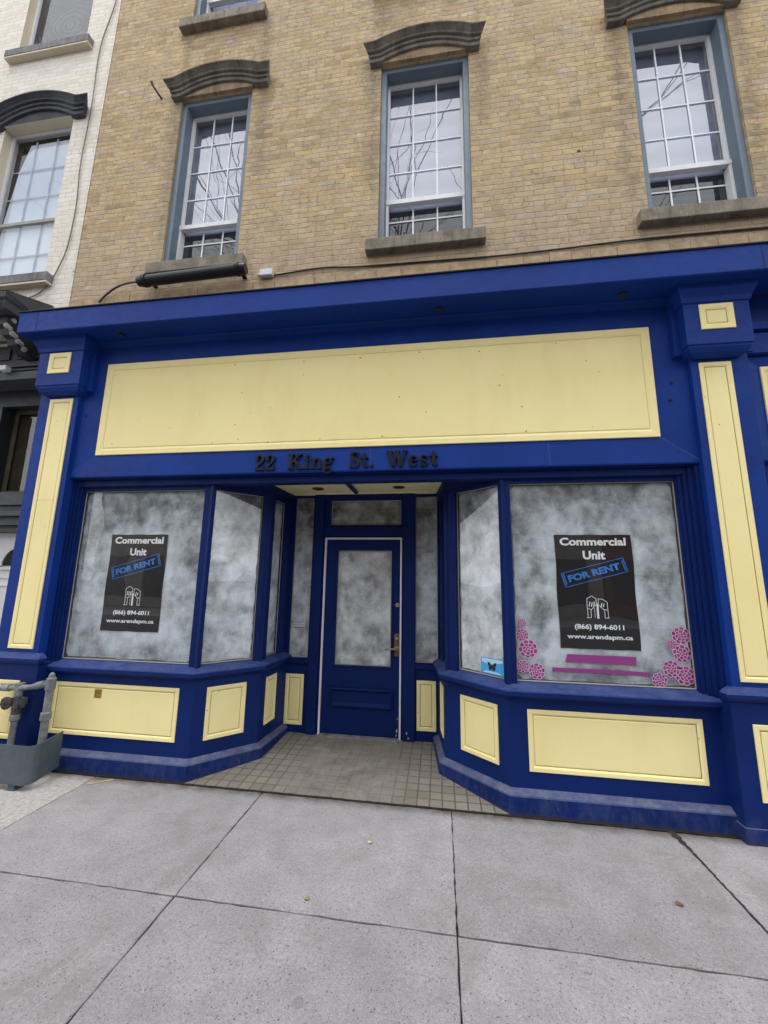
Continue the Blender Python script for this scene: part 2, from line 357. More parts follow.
def m_tile():
    s = NT('worn_mosaic_entry_floor'); X = s.xyz()
    wob = s.noise(9, 2); wx = s.math('ADD', X[0], s.math('MULTIPLY', wob, .008))
    b = s.n.new('ShaderNodeTexBrick'); s.link(s.comb(wx, s.math('ADD', X[1], s.math('MULTIPLY', wob, .006)), 0.), b.inputs[0])
    b.offset = 0; b.inputs['Scale'].default_value = 1; b.inputs['Brick Width'].default_value = .098; b.inputs['Row Height'].default_value = .098
    b.inputs['Mortar Size'].default_value = .010; b.inputs['Mortar Smooth'].default_value = 1.0
    b.inputs['Color1'].default_value = rgb(130, 125, 116); b.inputs["Color2"].default_value = rgb(112, 107, 99); b.inputs['Mortar'].default_value = rgb(70, 65, 57)
    c = b.outputs['Color']
    n = s.noise(3.2, 6, .7, .5); fine = s.noise(50, 5, .7)
    c = s.mix(s.ramp(n, [(.4, 0.), (.7, .6)]), c, rgb(112, 104, 94))
    # the middle of the entry is smeared over with cement
    a = s.math('ABSOLUTE', s.math('ADD', X[0], .83))
    edge = s.math('ADD', a, s.math('MULTIPLY', s.math('SUBTRACT', s.noise(3, 6, .7), .5), .9))
    cem = s.math('SUBTRACT', 1, s.smooth(edge, .34, .62))
    cc = s.mix(s.ramp(s.noise(3.5, 7, .7, .8), [(.32, 0.), (.68, 1.)]), rgb(88, 83, 76), rgb(136, 131, 122))
    c = s.mix(s.math('MULTIPLY', cem, .66), c, cc)
    c = s.mix(s.ramp(fine, [(.38, .22), (.55, 0.)]), c, rgb(92, 88, 84))
    blot = s.ramp(s.noise(6, 7, .8, 1.2, off=(3, 3, 3)), [(.62, 0.), (.72, .6)])
    c = s.mix(blot, c, rgb(84, 76, 66))
    h = s.math('ADD', s.math('MULTIPLY', b.outputs['Fac'], s.math('MULTIPLY', s.math('SUBTRACT', 1.15, cem), -1.)), s.math('MULTIPLY', fine, .4))
    return s.bsdf(c, .8, .3, nrm=s.bump(h, .5, .004))
M['tile'] = m_tile()
def m_asphalt():
    s = NT('asphalt'); n = s.noise(3, 6, .7); f = s.noise(120, 3)
    return s.bsdf(s.mix(s.math('MULTIPLY', f, n), rgb(66, 66, 68), rgb(104, 104, 104)), .9, .2, nrm=s.bump(f, .4, .006))
M['asphalt'] = m_asphalt()
M['bark'] = m_stone('tree_bark', rgb(84, 76, 68), rgb(50, 45, 40), 10, .9, False)
M['red_brick'] = m_brick('red_brick_opposite', [(0., rgb(98, 58, 44)), (.5, rgb(120, 72, 54)), (1., rgb(138, 88, 66))], (rgb(110, 100, 92), rgb(150, 140, 130)), True)
M['pale_render'] = m_stone('pale_render', rgb(172, 166, 154), rgb(146, 140, 130), 2, .9, False)

# ------------------------------------------------------------------ mesh helpers
class MB:
    def __init__(s): s.v = []; s.f = []; s.mi = []
    def poly(s, pts, mi=0):
        b = len(s.v); s.v += [tuple(p) for p in pts]; s.f.append(tuple(range(b, b+len(pts)))); s.mi.append(mi)
    def box(s, x0, x1, y0, y1, z0, z1, mi=0):
        b = len(s.v)
        s.v += [(x, y, z) for x in (x0, x1) for y in (y0, y1) for z in (z0, z1)]
        for q in ((0, 1, 3, 2), (4, 6, 7, 5), (0, 4, 5, 1), (2, 3, 7, 6), (0, 2, 6, 4), (1, 5, 7, 3)):
            s.f.append(tuple(b+i for i in q)); s.mi.append(mi)
        return s
    def grid(s, rows, mi=0, close=False):
        """rows: list of equal-length point lists"""
        b = len(s.v); n = len(rows[0])
        for r in rows: s.v += [tuple(p) for p in r]
        for i in range(len(rows)-1):
            for j in range(n if close else n-1):
                k = (j+1) % n
                s.f.append((b+i*n+j, b+i*n+k, b+(i+1)*n+k, b+(i+1)*n+j)); s.mi.append(mi)
        return s
    def tube(s, pts, rad, sides=8, mi=0, cap=True):
        pts = [Vector(p) for p in pts]; rows = []
        rad = rad if hasattr(rad, '__len__') else [rad]*len(pts)
        up = Vector((0.13, 0.21, 1)).normalized()
        for i, p in enumerate(pts):
            d = (pts[min(i+1, len(pts)-1)]-pts[max(i-1, 0)]).normalized()
            a = d.cross(up)
            if a.length < .05: a = d.cross(Vector((1, 0, 0)))
            a.normalize(); b_ = d.cross(a)
            rows.append([p+(a*math.cos(t)+b_*math.sin(t))*rad[i] for t in [2*math.pi*k/sides for k in range(sides)]])
        s.grid(rows, mi, True)
        if cap: s.poly(rows[0], mi); s.poly(rows[-1], mi)
        return s
    def prism(s, pts, y0, y1, mi=0):
        """pts in xz, extruded from y0 (front) to y1"""
        f = [(x, y0, z) for x, z in pts]; b = [(x, y1, z) for x, z in pts]
        s.poly(f, mi); s.poly(b, mi); s.grid([f+[f[0]], b+[b[0]]], mi); return s
    def build(s, name, mats, parent=None, bevel=0, smooth=False, org=None):
        me = bpy.data.meshes.new(name); me.from_pydata(s.v, [], s.f)
        mats = mats if isinstance(mats, (list, tuple)) else [mats]
        for m in mats: me.materials.append(m)
        for p, i in zip(me.polygons, s.mi): p.material_index = i
        bm = bmesh.new(); bm.from_mesh(me); bmesh.ops.remove_doubles(bm, verts=bm.verts, dist=1e-5)
        bmesh.ops.recalc_face_normals(bm, faces=bm.faces)
        if org is not None:
            for v in bm.verts: v.co -= Vector(org)
        bm.to_mesh(me); bm.free()
        if smooth:
            for p in me.polygons: p.use_smooth = True
        o = bpy.data.objects.new(name, me); C.objects.link(o)
        if org is not None: o.location = org
        if parent: o.parent = parent
        if bevel:
            md = o.modifiers.new('bevel', 'BEVEL'); md.width = bevel; md.segments = 2
            md.limit_method = 'ANGLE'; md.angle_limit = R(35)
        return o
def tag(o, label, cat, group=None):
    o['label'] = label; o['category'] = cat
    if group: o['group'] = group
    return o
def empty(name, loc=(0, 0, 0), parent=None):
    o = bpy.data.objects.new(name, None); C.objects.link(o); o.location = loc; o.empty_display_size = .1
    if parent: o.parent = parent
    return o
def struct(o): o['kind'] = 'structure'; return o

class Frame:
    """plane frame: origin at (x,y) with unit direction (ux,uy); outward normal n; maps (u, z, out)"""
    def __init__(s, p0, p1):
        p0 = Vector(p0); p1 = Vector(p1); d = p1-p0; s.L = d.length; d.normalize()
        s.o = p0; s.d = d; s.n = Vector((d.y, -d.x))
    def __call__(s, u, z, out=0.0):
        p = s.o+s.d*u+s.n*out; return (p.x, p.y, z)
FR = Frame((0, 0), (1, 0))
def frame_y(y): return Frame((0, y), (1, y))

def rings(mb, fr, u0, u1, z0, z1, prof, cap=True, mi=0, grooves=()):
    """concentric rectangular rings: prof = [(inset, out), ...]"""
    prev = None
    for k, (i, h) in enumerate(prof):
        r = [fr(u0+i, z0+i, h), fr(u1-i, z0+i, h), fr(u1-i, z1-i, h), fr(u0+i, z1-i, h)]
        if prev: mb.grid([prev+[prev[0]], r+[r[0]]], 1 if k in grooves else mi)
        prev = r
    if cap: mb.poly(prev, mi)
PANEL = [(0, -.012), (0, .012), (.004, .016), (.022, .016), (.034, .004), (.036, -.002), (.040, -.002), (.042, .002)]
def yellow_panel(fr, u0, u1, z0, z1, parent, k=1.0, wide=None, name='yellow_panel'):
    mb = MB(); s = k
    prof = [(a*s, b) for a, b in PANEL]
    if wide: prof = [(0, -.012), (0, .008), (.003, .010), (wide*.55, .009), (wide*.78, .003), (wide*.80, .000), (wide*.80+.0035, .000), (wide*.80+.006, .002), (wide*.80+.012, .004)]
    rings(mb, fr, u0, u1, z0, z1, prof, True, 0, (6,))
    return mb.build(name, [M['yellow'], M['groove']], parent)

def sweep(mb, path, prof, mi=0, capends=True):
    """path: xy points; prof: (outward offset, z); outward = right-hand side of travel (dy,-dx)"""
    P = [Vector(p) for p in path]; rows = []
    dirs = [(P[i+1]-P[i]).normalized() for i in range(len(P)-1)]
    for i, p in enumerate(P):
        a = dirs[max(i-1, 0)]; b = dirs[min(i, len(dirs)-1)]
        na = Vector((a.y, -a.x)); nb = Vector((b.y, -b.x)); m = (na+nb).normalized(); m = m/ max(.3, m.dot(na))
        rows.append([(p.x+m.x*o, p.y+m.y*o, z) for o, z in prof])
    mb.grid(rows, mi)
    if capends: mb.poly(rows[0], mi); mb.poly(rows[-1], mi)
    return mb
def offpath(path, off):
    mb = MB(); sweep(mb, path, [(off, 0), (off, 1)], 0, False)
    return [mb.v[i*2][:2] for i in range(len(path))]

# ------------------------------------------------------------------ THE BLUE SHOPFRONT BUILDING
WY = .12            # face of the brick wall
bld = empty('brick_building', (0, 3, 0))
def P(o):           # keep world placement under the building's empty
    return o
class Root:         # children are built in world coordinates, then parented with an inverse offset
    pass
def adopt(o, parent=None):
    parent = parent or bld
    o.parent = parent
    o.matrix_parent_inverse = Matrix.Translation(-Vector(parent.location)) if parent.type == 'EMPTY' else Matrix.Identity(4)
    return o
tag(bld, 'ochre brick building with a blue and yellow wooden shopfront at street level', 'building')

def wall_mesh(x0, x1, z0, z1, holes, y, depth, mi_rev=1):
    mb = MB()
    xs = sorted({x0, x1, *[h[0] for h in holes], *[h[1] for h in holes]})
    zs = sorted({z0, z1, *[h[2] for h in holes], *[h[3] for h in holes]})
    for i in range(len(xs)-1):
        for j in range(len(zs)-1):
            cx = (xs[i]+xs[i+1])/2; cz = (zs[j]+zs[j+1])/2
            if any(h[0] < cx < h[1] and h[2] < cz < h[3] for h in holes): continue
            mb.poly([(xs[i], y, zs[j]), (xs[i+1], y, zs[j]), (xs[i+1], y, zs[j+1]), (xs[i], y, zs[j+1])])
    for h in holes:
        a, b, c, d = h
        for q in ([(a, y, c), (a, y+depth, c), (a, y+depth, d), (a, y, d)], [(b, y, c), (b, y, d), (b, y+depth, d), (b, y+depth, c)],
                  [(a, y, d), (a, y+depth, d), (b, y+depth, d), (b, y, d)], [(a, y, c), (b, y, c), (b, y+depth, c), (a, y+depth, c)]):
            mb.poly(q, mi_rev)
    return mb
PARTY = -4.205
XR = 6.2
wins = [(-3.098, -2.178), (-.620, .353), (1.980, 2.906), (4.3, 5.2)]
Z2 = (5.13, 7.470); Z3 = (8.66, 10.75)
holes = [(a, b, *Z2) for a, b in wins]+[(a, b, *Z3) for a, b in wins]
mb = wall_mesh(PARTY, XR, 4.30, 12.2, holes, WY, .34)
mb.box(PARTY, XR, WY+.40, WY+9, 4.30, 12.15)      # body behind the openings
mb.box(PARTY-.02, XR+.02, WY-.12, WY+.3, 12.2, 12.5)
adopt(mb.build('brick_wall', [M['brick'], M['brick']]))
# projecting rough course just over the shopfront flashing
mb = MB()
random.seed(3)
x = PARTY+.004
while x < XR:
    w = random.uniform(.17, .26); d = random.uniform(.0, .012)
    mb.box(x, min(x+w-.004, XR), WY-.004-d, WY+.05, 4.40, 4.822+random.uniform(-.014, .012))
    x += w
adopt(mb.build('corbel_course', m_stone('rough_pointed_course', rgb(188, 166, 136), rgb(150, 128, 102), 9, .9, False)))

def arch_hood(x0, x1, y, mat, zb, rise=.125, flare=.134, parent=None, k=1.0):
    """segmental hood mould with flat ends; moulded in three bands, ends returning as it projects"""
    cx = (x0+x1)/2; hw = (x1-x0)/2
    prof = [(-.003, .0), (.0, -.058), (.036, -.062), (.041, -.056), (.046, -.056), (.050, -.076), (.076, -.080), (.080, -.074), (.085, -.074), (.088, -.100), (.105, -.106), (.128, -.132), (.140, -.150), (.152, -.152), (.160, -.146), (.175, .0)]
    mb = MB(); rows = []
    N = 28
    for i in range(N+1):
        t = -1+2*i/N; a = abs(t)
        zz = zb + (rise*(1-(a/.80)**2) if a < .80 else 0)
        rows.append([(cx+t*hw*(1+flare*max(0, (-p[1]-.05))/.11*.9)*k, y+p[1], zz+p[0]) for p in prof])
    mb.grid(rows); mb.poly(rows[0]); mb.poly(rows[-1])
    o = mb.build('window_hood', mat, bevel=.003)
    # tympanum / lintel block under the arch
    return o

def upper_window(x0, x1, z0, z1, y, ext=(.119, .114), hood=True):
    """trim frame is the part; sash, glass, blind, sill, hood are its sub-parts"""
    d = .07
    fm = MB(); fr = frame_y(y)
    rings(fm, fr, x0, x1, z0, z1, [(0, -.20), (0, -.030), (.058, -.030), (.062, -.034), (.062, -.165)], False)
    f = fm.build('window', M['win_blue'], bevel=.003); adopt(f)
    zr = z0+.66           # meeting rail
    s = MB(); ys = .165
    rings(s, fr, x0+.062, x1-.062, zr-.01, z1-.062, [(0, -ys-.03), (0, -ys+.02), (.024, -ys+.02), (.027, -ys-.02)], False)
    s.box(x0+.062, x1-.062, y+ys-.035, y+ys+.02, zr-.035, zr+.02)
    s.box(x0+.062, x0+.088, y+ys-.03, y+ys+.05, z0, zr-.036); s.box(x1-.088, x1-.062, y+ys-.03, y+ys+.05, z0, zr-.036)
    s.build('sash', M['win_white'], f, bevel=.002)
    gx0, gx1, gz0, gz1 = x0+.089, x1-.089, zr+.02, z1-.089
    m = MB()
    for k in (1, 2):
        xx = gx0+(gx1-gx0)*k/3; m.box(xx-.007, xx+.007, y+ys+.011, y+ys+.019, gz0, gz1)
    for k in (1, 2, 3):
        zz = gz0+(gz1-gz0)*k/4; m.box(gx0, gx1, y+ys+.012, y+ys+.018, zz-.007, zz+.007)
    for k in (1, 2):
        xx = gx0+(gx1-gx0)*k/3; m.box(xx-.008, xx+.008, y+ys+.040, y+ys+.047, z0, zr-.036)
    for k in (.35, 1.35):
        zz = z0+(zr-z0)*k/2+.02; m.box(gx0, gx1, y+ys+.041, y+ys+.046, zz-.008, zz+.008)
    m.build('grille', M['muntin'], f)
    g = MB(); g.poly([(gx0-.005, y+ys+.022, gz0-.005), (gx1+.005, y+ys+.022, gz0-.005), (gx1+.005, y+ys+.022, gz1+.005), (gx0-.005, y+ys+.022, gz1+.005)])
    g.build('glass', M['glass_up'], f)
    g = MB()
    g.poly([(x0+.088, y+ys+.050, z0), (x1-.088, y+ys+.050, z0), (x1-.088, y+ys+.050, zr-.036), (x0+.088, y+ys+.050, zr-.036)])
    g.build('glass', M['glass_low'], f)
    b = MB(); b.poly([(x0+.06, y+ys+.085, zr-.02), (x1-.06, y+ys+.085, zr-.02), (x1-.06, y+ys+.085, z1), (x0+.06, y+ys+.085, z1)])
    b.build('blind', M['blind'], f)
    b = MB(); b.poly([(x0+.06, y+ys+.080, z0), (x1-.06, y+ys+.080, z0), (x1-.06, y+ys+.080, zr-.03), (x0+.06, y+ys+.080, zr-.03)])
    b.build('insect_screen', M['screen'], f)
    st = MB(); st.box(x0-.115, x1+.115, y-.085, y+.10, z0-.125, z0+.008)
    st.build('window_sill', M['sill_stone'], f, bevel=.008)
    if hood:
        h = arch_hood(x0-ext[0], x1+ext[1], y, M['hood_stone'], z1-.006); h.parent = f
        l = MB()
        cx = (x0-ext[0]+x1+ext[1])/2; hw = (x1+ext[1]-(x0-ext[0]))/2; arc = []
        for i in range(15):
            xx = x1+.012+(x0-x1-.024)*i/14; a = abs((xx-cx)/hw)
            arc.append((xx, z1-.006+.125*(1-(a/.8)**2)+.02))
        l.prism([(x0-.012, z1+.001), (x1+.012, z1+.001)]+arc, y-.034, y+.09)
        l.build('lintel', M['lintel_stone'], f, bevel=.004)
    return f
for (a, b), e in zip(wins, ((.10, .205), (.119, .114), (.205, .114), (.119, .114))):
    upper_window(a, b, *Z2, WY, e)
    upper_window(a, b, *Z3, WY, e)

# ---- shopfront: main fascia with the long yellow sign panel
FX0, FX1, FZ0, FZ1 = -3.745, 2.095, 2.668, 4.13
mb = MB()
rings(mb, FR, FX0, FX1, FZ0, FZ1, [(0, -.07), (0, .010), (.012, .014)], False)
def sloped(mb, a, b, fr):  # outer rect a, inner rect b
    A = [fr(a[0], a[2], .014), fr(a[1], a[2], .014), fr(a[1], a[3], .014), fr(a[0], a[3], .014)]
    B = [fr(b[0], b[2], -.004), fr(b[1], b[2], -.004), fr(b[1], b[3], -.004), fr(b[0], b[3], -.004)]
    mb.grid([A+[A[0]], B+[B[0]]])
sloped(mb, (FX0+.012, FX1-.012, FZ0+.012, FZ1-.012), (-3.447, 1.799, 2.902, 3.898), FR)
mb.box(FX0+.03, FX1-.03, .02, .06, FZ0+.02, FZ1-.02)
fascia = adopt(mb.build('fascia', M['blue']))
yellow_panel(FR, -3.447, 1.799, 2.902, 3.898, fascia, wide=.085, name='sign_panel')
random.seed(23)
sp = [o for o in bpy.data.objects if o.name == 'sign_panel'][0]
spots = [(-3.36+.58*k+random.uniform(-.1, .1), 2.99+random.uniform(-.02, .03)) for k in range(9)]+[(-3.3+.62*k+random.uniform(-.15, .15), 3.80+random.uniform(-.03, .02)) for k in range(8)]+[(random.uniform(-3.2, 1.6), random.uniform(3.1, 3.7)) for k in range(12)]
for (xx, zz) in spots:
    r_ = random.uniform(.003, .007); mb = MB(); mb.poly([(xx+r_*math.cos(a)*1.0, -.0062, zz+r_*math.sin(a)) for a in [2*math.pi*k/9 for k in range(9)]])
    mb.build('screw_hole', M['rust'], sp)
for (pa, pb) in (((-3.447, 2.902), (-3.742, 2.672)), ((1.799, 2.902), (2.092, 2.672)), ((-.62, 2.90), (-.622, 2.676)), ((.92, 2.90), (.921, 2.676))):
    d_ = Vector((pb[0]-pa[0], pb[1]-pa[1])).normalized(); n_ = Vector((-d_.y, d_.x))*.0011; mb = MB()
    mb.poly([(pa[0]+n_.x, .0030, pa[1]+n_.y), (pb[0]+n_.x, -.0152, pb[1]+n_.y), (pb[0]-n_.x, -.0152, pb[1]-n_.y), (pa[0]-n_.x, .0030, pa[1]-n_.y)])
    mb.build('board_joint', M['joint_line'], fascia)
# bed mould
mb = MB(); sweep(mb, [(FX0, 0), (FX1, 0)], [(0, 4.075), (.022, 4.075), (.03, 4.09), (.045, 4.118), (.06, 4.126), (.06, 4.131), (0, 4.131)])
mb.build('bed_mould', M['blue'], fascia)
# three weathered lamp sockets under the cornice soffit
for xx in (-3.2, -.0, 1.55):
    mb = MB(); mb.tube([(xx, -.15, 4.131), (xx, -.15, 4.112)], .035, 10); mb.build('socket', M['char_dark'], fascia)
# paint chips in the fascia boards
for (xx, zz) in ((-3.62, 3.33), (1.905, 3.22), (1.93, 3.37)):
    mb = MB(); mb.box(xx-.008, xx+.008, -.0135, .005, zz-.01, zz+.008); mb.build('bolt_hole', M['darkgap'], fascia)

# ---- cornice
mb = MB()
sweep(mb, [(-4.27, WY+.02), (-4.27, -.30), (XR, -.30)],
      [(-.30, 4.131), (-.010, 4.131), (0, 4.140), (0, 4.355), (-.004, 4.362)])
corn = adopt(mb.build('cornice', M['blue'], bevel=.003))
mb = MB()
sweep(mb, [(-4.27, WY+.02), (-4.27, -.30), (XR, -.30)], [(-.002, 4.366), (.010, 4.360), (.014, 4.368), (-.002, 4.384), (-.41, 4.46), (-.41, 4.40)])
mb.build('flashing', M['flash'], corn)
for xx in (-4.05, 2.52):
    mb = MB(); mb.poly([(xx-.004, -.3015, 4.142), (xx+.003, -.3015, 4.142), (xx+.0035, -.3015, 4.24), (xx+.001, -.3015, 4.35), (xx-.004, -.3015, 4.35), (xx-.002, -.3015, 4.25)])
    mb.build('joint_seam', M['darkgap'], corn)

# ---- pilasters
def pilaster(x0, x1, sx0, sx1, cx0, cx1, px0, px1, plx0, plx1, lab=None):
    mb = MB()
    mb.box(x0, x1, -.052, WY, .95, 3.70)
    pil = adopt(mb.build('pilaster', M['blue'], bevel=.003))
    f = frame_y(-.052)
    yellow_panel(f, sx0, sx1, 1.025, 3.508, pil, wide=.048)
    # pedestal
    mb = MB()
    mb.box(px0, px1, -.078, WY, .0, .905)
    mb.box(px0-.012, px1+.012, -.090, WY, .0, .10)
    mb.build('pedestal', M['blue_low'], pil, bevel=.003)
    mb = MB()
    sweep(mb, [(px0, -.035), (px0, -.078), (px1, -.078), (px1, -.035)], [(0, .895), (.012, .895), (.03, .908), (.036, .925), (.036, .948), (.02, .965), (-.02, .992), (-.02, .90)])
    mb.build('pedestal_cap', M['blue_low'], pil)
    yellow_panel(frame_y(-.078), plx0, plx1, .262, .752, pil, wide=.05)
    # capital block with cavetto under it and a flared top moulding
    mb = MB()
    sweep(mb, [(cx0, WY), (cx0, -.15), (cx1, -.15), (cx1, WY)],
          [(-.085, 3.535), (-.06, 3.542), (-.03, 3.565), (-.012, 3.60), (-.010, 3.618), (0, 3.622), (0, 3.985), (.012, 3.99), (.02, 4.03), (.05, 4.09), (.055, 4.131), (-.06, 4.131)])
    mb.build('capital', M['blue'], pil, bevel=.002)
    yellow_panel(frame_y(-.15), (cx0+cx1)/2-.128, (cx0+cx1)/2+.122, 3.747, 3.970, pil, wide=.062)
    # stepped backing behind the capital
    mb = MB(); mb.box(cx0-.045, cx1+.045, -.06, WY-.02, 3.585, 4.10)
    mb.build('capital_backing', M['blue'], pil, bevel=.003)
    return pil
pilaster(-4.155, -3.692, -4.021, -3.751, -4.130, -3.614, -4.19, -3.640, -4.06, -3.800)
pilaster(2.062, 2.490, 2.120, 2.358, 1.998, 2.486, 2.020, 2.560, 2.142, 2.44)

mb = MB(); mb.poly([(-3.985, -.0572, 2.435), (-3.788, -.0572, 2.435), (-3.788, -.0572, 2.4385), (-3.985, -.0572, 2.4385)])
mb.build('panel_seam', M['groove'], [o for o in bpy.data.objects if o.name == 'pilaster'][0])
# ---- section of shopfront beyond the right pilaster
mb = MB()
rings(mb, FR, 2.492, XR, 2.668, 3.56, [(0, -.08), (0, .010), (.012, .014)], False)
sloped(mb, (2.504, XR-.012, 2.68, 3.548), (2.60, XR-.12, 2.86, 3.47), FR)
mb.box(2.492, XR, -.05, .10, 3.575, 3.66); mb.box(2.492, XR, .0, .10, 3.665, 3.78); mb.box(2.492, XR, -.03, .10, 3.80, 3.86); mb.box(2.492, XR, .02, .10, 3.86, 4.131)
mb.box(2.562, XR, .04, .11, 0, 2.66)
sf = adopt(mb.build('side_fascia', M['blue']))
yellow_panel(FR, 2.60, XR-.12, 2.86, 3.47, sf, wide=.05)
for k_ in range(2):
    yellow_panel(frame_y(.04), 2.75+k_*1.7, 4.25+k_*1.7, .28, .73, sf, wide=.05)

# ---- display bays
LP = [(-3.692, 0), (-2.145, 0), (-1.690, .467), (-1.648, 1.03)]
RP = [(-.095, 1.03), (-.030, .467), (.497, 0), (2.062, 0)]
BASE = [(-.02, 0), (0, 0), (0, .125), (-.006, .134), (-.052, .163), (-.062, .163)]
RISER = [(-.060, .160), (-.060, .800)]
SILL = [(-.12, .792), (-.052, .792), (-.044, .806), (-.010, .822), (-.002, .832), (-.002, .862), (-.008, .872), (-.115, .916), (-.13, .916)]
HEAD = [(-.115, 2.553), (-.090, 2.553), (-.090, 2.580), (-.072, 2.584), (-.072, 2.603), (-.060, 2.606), (-.060, 2.69), (-.16, 2.69), (-.16, 2.553)]
GLZ = (.922, 2.553)
ledge_z = .03
def bay(path, glass_t, panel_t, washes, left):
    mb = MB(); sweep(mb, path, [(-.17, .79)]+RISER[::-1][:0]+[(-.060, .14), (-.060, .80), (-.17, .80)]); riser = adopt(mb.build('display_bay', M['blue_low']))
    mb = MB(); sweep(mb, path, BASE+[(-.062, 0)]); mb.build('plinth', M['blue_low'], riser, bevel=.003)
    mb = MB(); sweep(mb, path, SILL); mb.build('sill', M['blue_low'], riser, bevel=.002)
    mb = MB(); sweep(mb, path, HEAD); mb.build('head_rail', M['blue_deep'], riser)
    p6 = offpath(path, -.060); p9 = offpath(path, -.085); p12 = offpath(path, -.12); p16 = offpath(path, -.17)
    frms = [MB() for _ in path]; jb = MB()
    for i in range(len(path)-1):
        f6 = Frame(p6[i], p6[i+1]); f9 = Frame(p9[i], p9[i+1]); f12 = Frame(p12[i], p12[i+1])
        # glass rectangle on f12
        g0, g1 = glass_t[i]
        a = Vector(p12[i])+f12.d*g0; b = Vector(p12[i])+f12.d*g1
        g = Frame(a, b); Lg = (b-a).length
        gl = MB(); gl.poly([g(0, GLZ[0]), g(Lg, GLZ[0]), g(Lg, GLZ[1]), g(0, GLZ[1])]); o = gl.build('glass', M['glass'], riser)
        bk = MB(); bk.poly([g(-.01, GLZ[0]-.01, -.02), g(Lg+.01, GLZ[0]-.01, -.02), g(Lg+.01, GLZ[1]+.01, -.02), g(-.01, GLZ[1]+.01, -.02)])
        bk.build('backing_paper', M['backing'], riser)
        ws = MB(); rg_ = random.Random(i*7+len(path)+int(left)); e_ = []
        nn_ = 14
        def jit(): return rg_.uniform(.008, .020)
        for k in range(nn_): e_.append(g(Lg*(k+.5)/nn_, GLZ[0]+jit(), -.012))
        for k in range(nn_*2): e_.append(g(Lg-jit(), GLZ[0]+.02+(GLZ[1]-GLZ[0]-.04)*(k+.5)/(nn_*2), -.012))
        for k in range(nn_): e_.append(g(Lg-Lg*(k+.5)/nn_, GLZ[1]-jit(), -.012))
        for k in range(nn_*2): e_.append(g(jit(), GLZ[1]-.02-(GLZ[1]-GLZ[0]-.04)*(k+.5)/(nn_*2), -.012))
        ws.poly(e_)
        ws.build('whitewash', W[washes[i]], riser)
        # thin pale putty line around the pane
        pt = MB(); rings(pt, g, 0, Lg, GLZ[0], GLZ[1], [(0, .0), (0, .006), (.007, .003), (.007, .001)], False)
        pt.build('putty', M['putty'], riser)
        # frame face at -.085 from vertex to glass edge, plus the reveal back to the glass
        L9 = f9.L; ta = (a-Vector(p9[i])).dot(f9.d); tb = (b-Vector(p9[i])).dot(f9.d)
        for (q0, q1, sgn) in ((0, ta, 1), (tb, L9, -1)):
            frm = frms[i] if sgn > 0 else frms[i+1]
            frm.poly([f9(q0, .88), f9(q1, .88), f9(q1, 2.60), f9(q0, 2.60)])
            e = q1 if sgn > 0 else q0
            frm.poly([f9(e, .88), f9(e, .88, -.045), f9(e, 2.60, -.045), f9(e, 2.60)])
        # raised corner fillet / stepped jamb
        end_a = (left and i == 0); end_b = (not left and i == len(path)-2)
        if end_a or end_b:
            e0 = 0 if end_a else L9; sg = 1 if end_a else -1
            for (w0, w1, o_) in (((0, .030, .055), (.030, .056, .035), (.056, .080, .018)) if left else ((0, .032, .084), (.032, .068, .050), (.068, .100, .030), (.100, .130, .012))):
                q = sorted((e0+sg*w0, e0+sg*w1))
                c = [f9(q[0], .90, o_), f9(q[1], .90, o_), f9(q[1], 2.66, o_), f9(q[0], 2.66, o_)]
                d = [f9(q[0], .90, -.02), f9(q[1], .90, -.02), f9(q[1], 2.66, -.02), f9(q[0], 2.66, -.02)]
                jb.poly(c); jb.grid([c+[c[0]], d+[d[0]]])
        else: pass
        u0, u1 = panel_t[i]
        if u1 > u0:
            yellow_panel(f6, u0, u1, .283, .727, riser, wide=.05)
    # slim raised corner posts at the path's vertices
    for i in range(1, len(path)-1):
        v = Vector(p9[i]); A = (Vector(p9[i-1])-v).normalized(); B = (Vector(p9[i+1])-v).normalized()
        n = -(A+B).normalized(); frm = frms[i]
        if (n.dot(Vector(path[i])-v)) < 0: n = -n
        pts = [v+A*.030, v+A*.022+n*.012, v+n*.020, v+B*.022+n*.012, v+B*.030]
        frm.grid([[(q.x, q.y, .885) for q in pts], [(q.x, q.y, 2.60) for q in pts]])
    for k, fm_ in enumerate(frms): fm_.build('mullion' if 0 < k < len(path)-1 else 'window_frame', M['blue_deep'], riser)
    jb.build('stepped_jamb', M['blue_deep'], riser, bevel=.002)
    # interior dark backing so nothing is seen through
    return riser
M['backing'] = m_flat('tan_backing_paper', rgb(112, 108, 94), .8)
M['putty'] = m_flat('pale_putty', rgb(150, 150, 146), .7)
# vertices of the offset paths decide the exact glass spans
def spans(path, off, specs):
    pp = offpath(path, off); out = []
    for i, sp in enumerate(specs):
        f = Frame(pp[i], pp[i+1])
        if sp[0] == 'x': out.append(((sp[1]-pp[i][0]), (sp[2]-pp[i][0])))
        else: out.append((sp[1], sp[2]))
    return out
